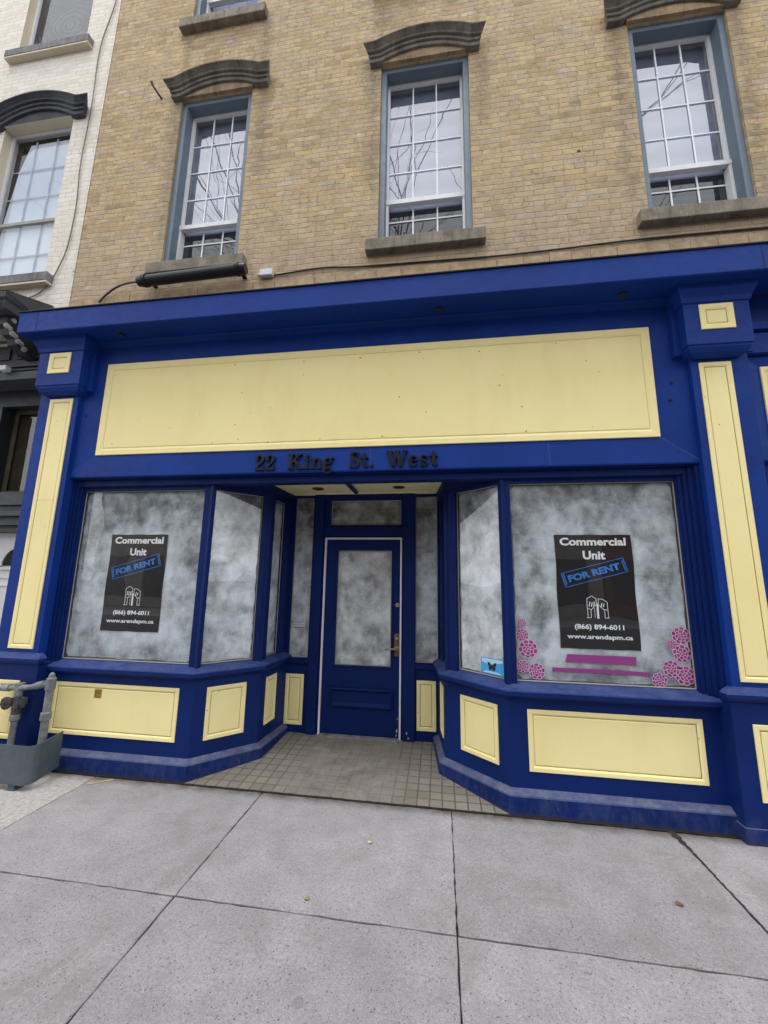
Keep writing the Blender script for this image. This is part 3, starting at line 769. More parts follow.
# left bay: t measured from the outward vertex of the path, corrected for the mitre
def tcorr(path, off, i):
    pp = offpath(path, off); f = Frame(path[i], path[i+1]); return -(Vector(pp[i])-Vector(path[i])).dot(f.d)
lg = [(-3.602+3.692, -2.265+3.692), (.065+tcorr(LP, -.12, 1), .546+tcorr(LP, -.12, 1)), (.135+tcorr(LP, -.12, 2), .396+tcorr(LP, -.12, 2))]
lp = [(-3.58+3.692, -2.31+3.692), (.134+tcorr(LP, -.06, 1), .488+tcorr(LP, -.06, 1)), (.121+tcorr(LP, -.06, 2), .335+tcorr(LP, -.06, 2))]
Ld = math.hypot(.527, .467); Li = math.hypot(.065, .563)
rg = [(Li-.396+tcorr(RP, -.12, 0), Li-.135+tcorr(RP, -.12, 0)), (Ld-.550+tcorr(RP, -.12, 1), Ld-.070+tcorr(RP, -.12, 1)), (.601-offpath(RP, -.12)[2][0], 1.920-offpath(RP, -.12)[2][0])]
rp = [(Li-.335+tcorr(RP, -.06, 0), Li-.121+tcorr(RP, -.06, 0)), (Ld-.498+tcorr(RP, -.06, 1), Ld-.122+tcorr(RP, -.06, 1)), (.660-offpath(RP, -.06)[2][0], 1.899-offpath(RP, -.06)[2][0])]
bl = bay(LP, lg, lp, ['a', 'b', 'c'], True)
br_ = bay(RP, rg, rp, ['c', 'b', 'a'], False)
bl['label'] = 'left bay of whitewashed shop windows over yellow panels'
br_['label'] = 'right bay of whitewashed shop windows over yellow panels'

# header beam across the entry, and the recess ceiling
mb = MB()
mb.box(-3.69, 2.06, .052, .155, 2.592, 2.69); mb.box(FX0, FX1, .012, .055, 2.655, 2.69)
adopt(mb.build('header_beam', M['blue_deep'], bevel=.003))
mb = MB(); cl = offpath(LP, -.03); cr = offpath(RP, -.03)
mb.poly([(x_, y_, 2.70) for x_, y_ in [(cl[1][0]-.15, .05), cl[1], cl[2], cl[3], cr[0], cr[1], cr[2], (cr[2][0]+.15, .05)]])
ceil = adopt(mb.build('recess_ceiling', M['ceil']))
mb = MB(); sweep(mb, [(-2.02, .17), (-1.705, .49), (-1.66, .985), (-.09, .985), (-.025, .48), (.33, .17)][::1], [(0, 2.699), (0, 2.688), (-.05, 2.682), (-.05, 2.699)])
mb.build('ceiling_trim', M['ceil'], ceil)
mb = MB(); mb.box(-.965, -.925, .155, .93, 2.672, 2.6985); mb.build('ceiling_bar', M['blue_deep'], ceil)
for xx in (-1.342, -.44):
    mb = MB(); mb.tube([(xx, .747, 2.695), (xx, .747, 2.700)], [.05, .05], 20)
    mb.build('downlight', M['darkgap'], ceil)
    mb = MB()
    rows = [[(xx+r_*math.cos(a), .747+r_*math.sin(a), z_) for a in [2*math.pi*k/24 for k in range(24)]] for r_, z_ in ((.048, 2.693), (.052, 2.689), (.064, 2.691), (.066, 2.6985))]
    mb.grid(rows, close=True); mb.build('downlight_rim', M['bronze'], ceil)

# ---- entrance wall at the back of the recess
DY = 1.03
fd = frame_y(DY)
mb = MB()
zt = 2.70
SL = (-1.692, -1.468); SR = (-.277, -.036)
hx = [(SL[0], SL[1], .846, 2.652), (SR[0], SR[1], .846, 2.652), (-1.262, -.440, 2.328, 2.618), (-1.318, -.426, .02, 2.182)]
ew = wall_mesh(-1.80, .06, .0, zt, hx, DY, .05, 0)
# raised stiles framing the sidelights and door, with dark reveals
ew.box(-1.452, -1.340, DY-.030, DY+.001, .05, 2.69)
ew.box(-.405, -.282, DY-.030, DY+.001, .05, 2.69)
ew.box(-1.339, -.406, DY-.024, DY+.001, 2.200, 2.300)
ew.box(-1.339, -.406, DY-.024, DY+.001, 2.635, 2.69)
for a, b in ((-1.72, -1.453), (-.281, -.02)):
    ew.box(a, b, DY-.026, DY+.001, .790, .832)
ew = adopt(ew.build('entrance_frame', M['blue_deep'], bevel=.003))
def pane(u0, u1, z0, z1, y, wash, parent, nm='glass'):
    g = MB(); g.poly([(u0, y, z0), (u1, y, z0), (u1, y, z1), (u0, y, z1)]); g.build(nm, M['glass'], parent)
    w = MB(); w.poly([(u0, y+.012, z0), (u1, y+.012, z0), (u1, y+.012, z1), (u0, y+.012, z1)]); w.build('whitewash', W[wash], parent)
    p_ = MB(); rings(p_, frame_y(y), u0, u1, z0, z1, [(0, 0), (0, .008), (.008, .003), (.008, .001)], False); p_.build('putty', M['putty'], parent)
pane(*SL, .846, 2.652, DY+.035, 'c', ew); pane(*SR, .846, 2.652, DY+.035, 'b', ew)
pane(-1.262, -.440, 2.328, 2.618, DY+.035, 'dim', ew)
yellow_panel(fd, -1.703, -1.497, .160, .675, ew, wide=.05)
yellow_panel(fd, -.262, -.060, .182, .672, ew, wide=.05)
# white line of weatherstrip round the door
mb = MB()
mb.box(-1.318, -1.298, DY-.010, DY+.04, .075, 2.160); mb.box(-.446, -.428, DY-.010, DY+.04, .075, 2.160); mb.box(-1.318, -.428, DY-.010, DY+.04, 2.161, 2.181)
mb.build('weatherstrip', M['frost'], ew)
mb = MB(); mb.box(-1.30, -.44, DY-.06, DY+.1, .04, .088); mb.build('threshold', M['tile_pale'] if 'tile_pale' in M else M['white_sill'], ew, bevel=.004)
random.seed(31)
for (cx_, cz_, sz_) in ((-.362, .16, .016), (-.345, .112, .012)):
    mb = MB(); mb.poly([(cx_+sz_*random.uniform(.4, 1)*math.cos(a)*.8, DY-.0335, cz_+sz_*random.uniform(.4, 1.2)*math.sin(a)) for a in [2*math.pi*k/9 for k in range(9)]])
    mb.build('paint_chip', M['scroll'], ew)
for (cx_, cz_, sz_) in ((-.47, .17, .018), (-.462, .28, .012), (-.475, .12, .012)):
    mb = MB(); mb.poly([(cx_+sz_*random.uniform(.4, 1)*math.cos(a)*.6, DY-.004, cz_+sz_*random.uniform(.4, 1.5)*math.sin(a)) for a in [2*math.pi*k/9 for k in range(9)]])
    mb.build('paint_chip', M['scroll'], ew)
# door leaf
dm = wall_mesh(-1.296, -.448, .092, 2.158, [(-1.163, -.543, .788, 2.036)], DY+.008, .045, 0)
dm.box(-1.296, -.448, DY+.058, DY+.075, .092, .78)
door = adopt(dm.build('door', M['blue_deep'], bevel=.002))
door['label'] = 'blue front door with a whitewashed pane'
mb = MB(); rings(mb, frame_y(DY+.008), -1.183, -.523, .768, 2.056, [(0, 0), (.0, .008), (.014, .010), (.020, -.004)], False)
rings(mb, frame_y(DY+.008), -1.197, -.512, .366, .558, [(0, 0), (0, .022), (.012, .028), (.026, .012), (.045, .004)], True)
mb.build('door_moulding', M['blue_deep'], door)
pane(-1.166, -.546, .785, 2.036, DY+.040, 'door', door)
mb = MB(); mb.box(-.505, -.452, DY-.002, DY+.009, .905, 1.135); mb.build('handle_plate', M['bronze'], door, bevel=.003)
mb = MB()
mb.tube([(-.476, DY+.005, .985), (-.476, DY-.05, .985)], .015, 12); mb.tube([(-.476, DY-.048, .985), (-.54, DY-.052, .983), (-.60, DY-.046, .978)], [.013, .010, .008], 10)
mb.tube([(-.476, DY+.0, .985), (-.476, DY-.008, .985)], .030, 16)
mb.build('door_handle', M['brass'], door, smooth=True)
mb = MB(); mb.tube([(-.473, DY+.005, 1.44), (-.473, DY-.018, 1.44)], .022, 14); mb.tube([(-.473, DY-.016, 1.44), (-.473, DY-.026, 1.44)], .012, 10)
mb.tube([(-.478, DY+.0, 1.09), (-.478, DY-.012, 1.09)], .015, 10)
mb.build('deadbolt', M['brass'], door)
# interior box behind the shopfront: keeps daylight from leaking round the glass
mb = MB(); mb.box(-3.9, 2.3, 1.3, 5.5, .0, 4.3); adopt(mb.build('shop_interior', M['darkgap']))
mb = MB()
mb.poly([(-1.80, DY+.12, 0), (.06, DY+.12, 0), (.06, DY+.12, 2.70), (-1.80, DY+.12, 2.70)])
adopt(mb.build('inner_partition', M['darkgap']))

# ---- address lettering "22 King St. West"
def ribbon(pts, w):
    w = w if hasattr(w, '__len__') else [w]*len(pts)
    # smooth with Catmull-Rom
    P_ = [Vector(p) for p in pts]; out = []; ow = []
    if len(P_) > 2:
        for i in range(len(P_)-1):
            p0 = P_[max(i-1, 0)]; p1 = P_[i]; p2 = P_[i+1]; p3 = P_[min(i+2, len(P_)-1)]
            for k in range(5):
                t = k/5; out.append(.5*((2*p1)+(-p0+p2)*t+(2*p0-5*p1+4*p2-p3)*t*t+(-p0+3*p1-3*p2+p3)*t**3)); ow.append(w[i]*(1-t)+w[i+1]*t)
        out.append(P_[-1]); ow.append(w[-1])
    else: out = P_; ow = list(w)
    L_ = []; R_ = []
    for i, p in enumerate(out):
        d = (out[min(i+1, len(out)-1)]-out[max(i-1, 0)]).normalized(); n = Vector((-d.y, d.x))
        L_.append(p+n*ow[i]/2); R_.append(p-n*ow[i]/2)
    return [(L_[i], L_[i+1], R_[i+1], R_[i]) for i in range(len(out)-1)]
def bx(a, b, c, d): return [[(a, c), (b, c), (b, d), (a, d)]]
def disc(cx, cy, rx, ry=None, n=14): ry = ry or rx; return [[(cx+rx*math.cos(2*math.pi*k/n), cy+ry*math.sin(2*math.pi*k/n)) for k in range(n)]]
def ring2(cx, cy, rx, ry, w1, w2, n=16):
    o = []
    for k in range(n):
        a, b = 2*math.pi*k/n, 2*math.pi*(k+1)/n
        o.append([(cx+rx*math.cos(a), cy+ry*math.sin(a)), (cx+rx*math.cos(b), cy+ry*math.sin(b)), (cx+(rx-w1)*math.cos(b), cy+(ry-w2)*math.sin(b)), (cx+(rx-w1)*math.cos(a), cy+(ry-w2)*math.sin(a))])
    return o
SW = [.05, .08, .11, .15, .18, .19, .18, .15, .11, .08, .05]
def Sg(k, kz): return ribbon([(x_*k, z_*kz) for x_, z_ in [(.53, .78), (.42, .93), (.27, .96), (.13, .84), (.17, .64), (.34, .51), (.50, .36), (.51, .16), (.36, .04), (.18, .06), (.08, .24)]], [w*(k+kz)/2 for w in SW])+bx(.49*k, .55*k, .68*kz, .99*kz)+bx(.05*k, .11*k, .01*kz, .33*kz)
G = {
 '2': (ribbon([(.10, .70), (.13, .87), (.28, .95), (.44, .87), (.48, .71), (.38, .50), (.20, .27), (.07, .08)], [.16, .13, .09, .13, .18, .14, .10, .10])+disc(.13, .70, .10)+bx(.04, .55, 0, .15)+bx(.50, .56, .0, .28), .64),
 'K': (bx(.11, .29, 0, 1)+bx(.01, .39, 0, .08)+bx(.01, .39, .92, 1)+ribbon([(.27, .42), (.70, .94)], .08)+ribbon([(.40, .60), (.74, .05)], .18)+bx(.54, .86, .92, 1)+bx(.54, .94, 0, .08), .97),
 'i': (bx(.09, .25, 0, .66)+bx(.01, .33, 0, .07)+bx(.01, .25, .60, .67)+disc(.17, .87, .10), .38),
 'n': (bx(.09, .25, 0, .66)+bx(.01, .33, 0, .07)+bx(.01, .25, .60, .67)+ribbon([(.23, .50), (.33, .62), (.46, .62), (.55, .50), (.55, .40)], [.06, .10, .12, .15, .16])+bx(.47, .63, 0, .44)+bx(.39, .71, 0, .07), .76),
 'g': (ring2(.28, .46, .23, .21, .13, .05)+ring2(.29, -.13, .27, .16, .09, .06)+ribbon([(.16, .28), (.10, .16), (.22, .07), (.42, .05)], [.06, .09, .11, .08])+ribbon([(.44, .60), (.54, .66), (.60, .62)], [.05, .08, .09]), .66),
 'S': (Sg(1, 1), .66),
 't': (bx(.13, .29, .10, .88)+bx(.01, .43, .58, .66)+ribbon([(.21, .14), (.27, .06), (.36, .05), (.43, .14)], [.16, .12, .09, .05]), .50),
 '.': (disc(.13, .10, .10), .34),
 'W': (ribbon([(.14, .98), (.36, .02)], .19)+ribbon([(.36, .04), (.56, .92)], .08)+ribbon([(.54, .98), (.76, .02)], .19)+ribbon([(.76, .04), (.98, .95)], .08)+bx(.0, .32, .93, 1)+bx(.42, .70, .93, 1)+bx(.86, 1.12, .93, 1), 1.14),
 'e': (bx(.10, .50, .33, .39)+ribbon([(.48, .36), (.45, .55), (.30, .63), (.15, .54), (.10, .34), (.15, .13), (.31, .04), (.48, .15)], [.12, .12, .08, .13, .17, .15, .10, .05]), .60),
 's': (Sg(.80, .66), .53)}
addr = empty('address_lettering', (-.86, -.01, 2.695))
tag(addr, 'black serif letters reading 22 King St. West on the blue fascia over the entry', 'address sign')
for word, xa, xb in (('22', -1.718, -1.51), ('King', -1.393, -.948), ('St.', -.812, -.572), ('West', -.468, -.004)):
    tot = sum(G[c_][1] for c_ in word); k = (xb-xa)/tot; x = xa
    for c_ in word:
        polys, adv = G[c_]; mb = MB()
        for n_, pl in enumerate(polys):
            e = .0002*(n_ % 7)
            mb.prism([(x+p_[0]*k, 2.697+p_[1]*.150) for p_ in pl], -.030-e, -.006)
        o = mb.build('letter', M['letters']); o['label'] = 'letter '+c_ if c_ not in '2.' else ('digit 2' if c_ == '2' else 'full stop')
        adopt(o, addr); x += adv*k

# ------------------------------------------------------------------ posters and stickers
def text_mesh(body, size, mat, name, parent, fr, cx, cz, out, width=None, rot=0, bold=.0, height=None):
    cu = bpy.data.curves.new('t', 'FONT'); cu.body = body; cu.size = 1; cu.align_x = 'CENTER'; cu.align_y = 'CENTER'; cu.offset = bold; cu.resolution_u = 4
    ob = bpy.data.objects.new('t', cu); C.objects.link(ob)
    dg = bpy.context.evaluated_depsgraph_get(); me = bpy.data.meshes.new_from_object(ob.evaluated_get(dg))
    bpy.data.objects.remove(ob)
    xs = [v.co.x for v in me.vertices]; ys = [v.co.y for v in me.vertices]
    mx, my = (min(xs)+max(xs))/2, (min(ys)+max(ys))/2
    sx = (width/(max(xs)-min(xs))) if width else size; sy = (height/(max(ys)-min(ys))) if height else sx
    cr_, sr_ = math.cos(rot), math.sin(rot)
    for v in me.vertices:
        a, b = (v.co.x-mx)*sx, (v.co.y-my)*sy
        a, b = a*cr_-b*sr_, a*sr_+b*cr_
        v.co = fr(cx+a, cz+b, out)
    me.name = name; me.materials.append(mat)
    o = bpy.data.objects.new(name, me); C.objects.link(o); o['label'] = body.replace('\n', ' ')+' lettering'; adopt(o, parent); return o
def poster(x0, x1, z0, z1, label, skew=0):
    yy = .1275; fr = frame_y(yy)
    root = empty('poster', ((x0+x1)/2, yy, z0)); tag(root, label, 'poster', 'for rent posters')
    mb = MB(); n = 8
    rows = []
    for j in range(n+1):
        rows.append([fr(x0+(x1-x0)*i/n+(.004*math.sin(j*1.3)), z0+(z1-z0)*j/n+.002*math.sin(i*2.), .0006*math.sin(i*1.7+j*1.1)) for i in range(n+1)])
    mb.grid(rows); adopt(mb.build('poster_sheet', M['poster']), root)
    w = x1-x0; cx = (x0+x1)/2+.004; H = z1-z0; o = .0022
    text_mesh('Commercial', 1, M['ink_white'], 'lettering', root, fr, cx-.005, z1-H*.062, o, width=w*.86, height=H*.072, bold=.035)
    text_mesh('Unit', 1, M['ink_white'], 'lettering', root, fr, cx+.0, z1-H*.185, o, width=w*.29, height=H*.078, bold=.035)
    ang = R(15.5)
    text_mesh('FOR RENT', 1, M['ink_blue'], 'lettering', root, fr, cx-.01, z1-H*.340, o+.001, width=w*.70, height=H*.062, rot=ang, bold=.045)
    mb = MB()
    ca, sa = math.cos(ang), math.sin(ang); ccx, ccz = cx-.008, z1-H*.340
    a_, b_ = w*.425, H*.066
    def q(u, v): return fr(ccx+u*ca-v*sa, ccz+u*sa+v*ca, o)
    for (u0, u1, v0, v1) in ((-a_, a_, b_-.005, b_), (-a_, a_, -b_, -b_+.005), (-a_, -a_+.008, -b_, b_), (a_-.008, a_, -b_, b_), (-a_+.014, -a_+.024, -b_+.02, b_-.012), (a_-.022, a_-.014, -b_+.014, b_-.02)):
        mb.poly([q(u0, v0), q(u1, v0), q(u1, v1), q(u0, v1)])
    adopt(mb.build('stamp_border', M['ink_blue']), root)
    # logo: two outlined towers with a gabled front between them
    mb = MB(); s_ = w/.60
    lz = z0+H*.265; lx = cx-.002
    def line(pts, t=.0045):
        for (p0, p1) in zip(pts, pts[1:]):
            d = Vector((p1[0]-p0[0], p1[1]-p0[1])); nn = Vector((-d.y, d.x)).normalized()*t/2; e = d.normalized()*t*.4
            a0 = Vector(p0)-e; b0 = Vector(p1)+e
            mb.poly([fr(lx+(v.x)*s_, lz+(v.y)*s_, o) for v in (a0+nn, b0+nn, b0-nn, a0-nn)])
    line([(-.085, 0), (-.052, 0), (-.052, .065), (-.078, .075), (-.078, .150), (-.040, .172), (-.008, .150)])
    line([(-.078, .078), (-.076, .002)]); line([(-.052, .060), (-.002, .112), (.052, .060), (.052, 0), (.085, 0)])
    line([(-.008, .155), (-.008, .108)]); line([(.008, .100), (.008, .150), (.040, .148), (.075, .125), (.078, .0)])
    line([(.0, .0), (.0, .105)], .016); line([(-.024, .0), (-.024, .075)], .003); line([(.052, .068), (.076, .060)])
    for (lz0, lx0) in ((.125, -.062), (.12, -.045), (.125, -.028), (.115, .028), (.11, .044)):
        line([(lx0, .09), (lx0+.006, lz0)], .007)
    adopt(mb.build('logo', M['ink_white']), root)
    text_mesh('(866) 894-6011', 1, M['ink_white'], 'lettering', root, fr, cx, z0+H*.182, o, width=w*.62, height=H*.056, bold=.03)
    text_mesh('www.arendapm.ca', 1, M['ink_white'], 'lettering', root, fr, cx-.002, z0+H*.098, o, width=w*.82, height=H*.050, bold=.03)
    return root
poster(-3.251, -2.637, 1.187, 2.112, 'black for rent poster behind the glass of the left shop window')
poster(.956, 1.560, 1.186, 2.106, 'black for rent poster behind the right shop window, above two purple strips')

fl = [(.661, 1.372, .036, 'small faded magenta flower sticker, topmost of the column by the mullion'),
      (.661, 1.277, .052, 'magenta flower sticker second from the top of the column by the mullion'),
      (.702, 1.168, .076, 'largest magenta flower sticker in the left column of the right shop window'),
      (.655, 1.030, .050, 'narrow magenta flower sticker low beside the mullion of the right shop window'),
      (.762, .998, .066, 'round magenta flower sticker at the foot of the left column, nearest the purple strips'),
      (1.858, 1.312, .070, 'magenta flower sticker at the top of the cluster by the right jamb'),
      (1.778, 1.240, .038, 'small pale flower sticker just left of the top of the right hand cluster'),
      (1.852, 1.176, .068, 'magenta flower sticker in the middle of the right hand cluster'),
      (1.764, 1.060, .064, 'magenta flower sticker low in the right cluster, left of the darkest one'),
      (1.856, 1.016, .074, 'largest darkest flower sticker in the bottom right corner of the window'),
      (1.672, .972, .058, 'lowest magenta flower sticker, set apart just right of the purple strips')]
random.seed(11)
for (x, z, r, lab) in fl:
    mb = MB(); y = .1265; fr = frame_y(y)
    def petal(cx, cz, a, b, ang, out, mi):
        pts = []
        for k in range(10):
            t = 2*math.pi*k/10; u, v = a*math.cos(t), b*math.sin(t)
            pts.append(fr(cx+u*math.cos(ang)-v*math.sin(ang), cz+u*math.sin(ang)+v*math.cos(ang), out))
        mb.poly(pts, mi)
    lvl = 0.
    for (n, rr, s) in ((9, .72, .30), (7, .42, .24), (4, .16, .18)):
        ph = random.random()*3
        for k in range(n):
            a = ph+2*math.pi*k/n; q = r*rr*random.uniform(.94, 1.06); lvl += .00006
            petal(x+q*math.cos(a), z+q*math.sin(a), s*r*1.0, s*r*1.15, a, lvl, 1)
            petal(x+q*math.cos(a), z+q*math.sin(a), s*r*.70, s*r*.84, a, lvl+.00003, 0 if (k+n) % 3 else 2)
    o = mb.build('flower_sticker', [M['magenta'], M['vinyl_white'], M['magenta2']], org=(x, y, z)); tag(o, lab, 'sticker', 'flower stickers on the right shop window')
for (pts, lab) in (([(.986, 1.077), (1.513, 1.075), (1.520, 1.139), (1.004, 1.141)], 'thicker purple vinyl strip directly beneath the right poster'),
                   ([(.881, 1.001), (1.200, 1.004), (1.605, .998), (1.612, 1.027), (1.36, 1.034), (.883, 1.033)], 'thinner longer purple vinyl strip, the lower of the two')):
    mb = MB(); mb.poly([(a, .1265, b) for a, b in pts]); tag(mb.build('vinyl_strip', M['purple']), lab, 'vinyl strip', 'purple strips under the right poster')
# butterfly sticker on the angled pane
p12 = offpath(RP, -.1135); f = Frame(p12[1], p12[2])
t1 = Ld-.085+tcorr(RP, -.12, 1); t0 = Ld-.312+tcorr(RP, -.12, 1)
root = empty('butterfly_sticker', f((t0+t1)/2, .937)); tag(root, 'sky blue sticker with a dark butterfly at the foot of the angled right pane', 'sticker')
def butterfly():
    mb = MB(); mb.poly([f(t0, .937), f(t1, .937), f(t1, 1.066), f(t0, 1.066)]); adopt(mb.build('sticker_sheet', M['sky_sticker']), root)
    mb = MB(); mb.poly([f(t0+.01, 1.03, .0008), f(t0+.09, 1.012, .0008), f(t1-.01, 1.04, .0008), f(t1-.01, 1.06, .0008), f(t0+.01, 1.06, .0008)])
    mb.poly([f(t0+.02, .945, .0008), f(t1-.02, .945, .0008), f(t1-.05, .958, .0008), f(t0+.05, .962, .0008)]); adopt(mb.build('sticker_cloud', M['sky_pale']), root)
    mb = MB(); c = (t0+t1)/2
    for sg in (-1, 1):
        mb.poly([f(c+sg*.003, 1.002, .0016), f(c+sg*.020, 1.030, .0016), f(c+sg*.045, 1.034, .0016), f(c+sg*.040, 1.006, .0016), f(c+sg*.004, .992, .0016)])
        mb.poly([f(c+sg*.004, .994, .0016), f(c+sg*.034, .998, .0016), f(c+sg*.030, .974, .0016), f(c+sg*.012, .964, .0016)])
    mb.poly([f(c-.004, .97, .0018), f(c+.004, .97, .0018), f(c+.003, 1.02, .0018), f(c-.003, 1.02, .0018)])
    adopt(mb.build('butterfly', M['black']), root)
butterfly()
# small label stuck on the left sidelight, and the ochre one on the yellow panel
root = empty('notice_sticker', (-1.59, DY+.03, 1.17)); tag(root, 'small pale blue notice sticker on the narrow pane left of the door', 'sticker')
mb = MB(); mb.box(-1.655, -1.525, DY+.028, DY+.0285, 1.172, 1.247); adopt(mb.build('sticker_sheet', M['plastic_white']), root)
mb = MB(); mb.box(-1.650, -1.530, DY+.0270, DY+.0275, 1.192, 1.197); mb.box(-1.645, -1.535, DY+.0270, DY+.0275, 1.228, 1.234); mb.box(-1.645, -1.56, DY+.0270, DY+.0275, 1.213, 1.219)
adopt(mb.build('printed_band', M['ink_blue']), root)
root = empty('panel_label', (-3.11, .05, .60)); tag(root, 'small square ochre label on the yellow panel under the left shop window', 'label')
mb = MB(); mb.box(-3.150, -3.076, .0545, .057, .604, .680); adopt(mb.build('label_sheet', M['ochre_label']), root)
mb = MB()
for k, w in enumerate((.05, .056, .03, .05)): mb.box(-3.141, -3.141+w, .0535, .0542, .665-k*.016-.006, .665-k*.016)
adopt(mb.build('label_print', M['bronze']), root)

# ------------------------------------------------------------------ things on the brick wall
root = empty('tube_fixture', (-2.58, -.03, 4.84)); tag(root, 'long black tube fixed under the sill of the upper left window', 'tube fixture')
mb = MB(); mb.tube([(-3.205, -.030, 4.842), (-3.15, -.030, 4.843), (-2.03, -.030, 4.868), (-1.975, -.030, 4.870)], [.050, .057, .057, .050], 18); adopt(mb.build('tube_body', M['black'], smooth=False), root)
for xx in (-3.12, -2.06):
    mb = MB(); mb.tube([(xx-.02, -.030, 4.846+(xx+3.12)*.022), (xx+.02, -.030, 4.847+(xx+3.12)*.022)], .066, 18); mb.box(xx-.02, xx+.02, -.03, WY, 4.88, 4.90); adopt(mb.build('bracket', M['black']), root)
def cable(pts, r, mat, lab, nm='cable', cat='cable', grp=None):
    P_ = [Vector(p) for p in pts]; out = []
    for i in range(len(P_)-1):
        p0 = P_[max(i-1, 0)]; p1 = P_[i]; p2 = P_[i+1]; p3 = P_[min(i+2, len(P_)-1)]
        for k in range(6):
            t = k/6; out.append(.5*((2*p1)+(-p0+p2)*t+(2*p0-5*p1+4*p2-p3)*t*t+(-p0+3*p1-3*p2+p3)*t**3))
    out.append(P_[-1])
    mb = MB(); mb.tube(out, r, 6); return tag(mb.build(nm, mat, org=tuple(P_[0]), smooth=True), lab, cat, grp)
cable([(-3.79, .09, 4.74), (-3.70, .085, 4.83), (-3.56, .07, 4.90), (-3.38, .03, 4.895), (-3.20, -.025, 4.85)], .011, M['cable'], 'black cable curving from the cornice up to the long black tube')
cable([(-1.73, .108, 4.882), (-1.2, .108, 4.915), (-.8, .107, 4.885), (-.1, .108, 4.868), (.6, .107, 4.852), (1.2, .108, 4.862), (1.88, .107, 4.880), (2.9, .108, 4.875), (4.5, .108, 4.86), (6.1, .108, 4.88)], .009, M['cable'], 'long dark cable running along the brick just above the blue cornice')
cable([(-4.262, .10, 10.4), (-4.266, .10, 9.406), (-4.385, .10, 8.566), (-4.36, .10, 7.6), (-4.37, .10, 6.732), (-4.326, .10, 6.141), (-4.34, .10, 5.6), (-4.40, .10, 5.317), (-4.52, .10, 5.05), (-4.74, .10, 4.90), (-5.3, .10, 4.84)], .007, M['cable_pale'], 'thin grey cable hanging down the white painted brick wall')
root = empty('junction_box', (-1.81, WY, 4.86)); tag(root, 'small white junction box on the brick between the left and middle windows', 'junction box')
mb = MB(); mb.box(-1.875, -1.735, WY-.055, WY, 4.862, 4.940); adopt(mb.build('box_body', M['plastic_white'], bevel=.006), root)
mb = MB(); mb.tube([(-1.875, WY-.02, 4.90), (-1.91, WY-.02, 4.90)], .014, 8); adopt(mb.build('cable_gland', M['plastic_white']), root)
mb = MB(); mb.tube([(-3.38, WY+.02, 7.56), (-3.39, WY-.03, 7.565), (-3.41, WY-.07, 7.59), (-3.44, WY-.11, 7.635), (-3.445, WY-.115, 7.66)], [.012, .012, .011, .012, .016], 8)
tag(mb.build('metal_hook', M['cable'], org=(-3.38, WY, 7.56)), 'short rusty metal hook sticking out of the brick left of the upper left window', 'hook')

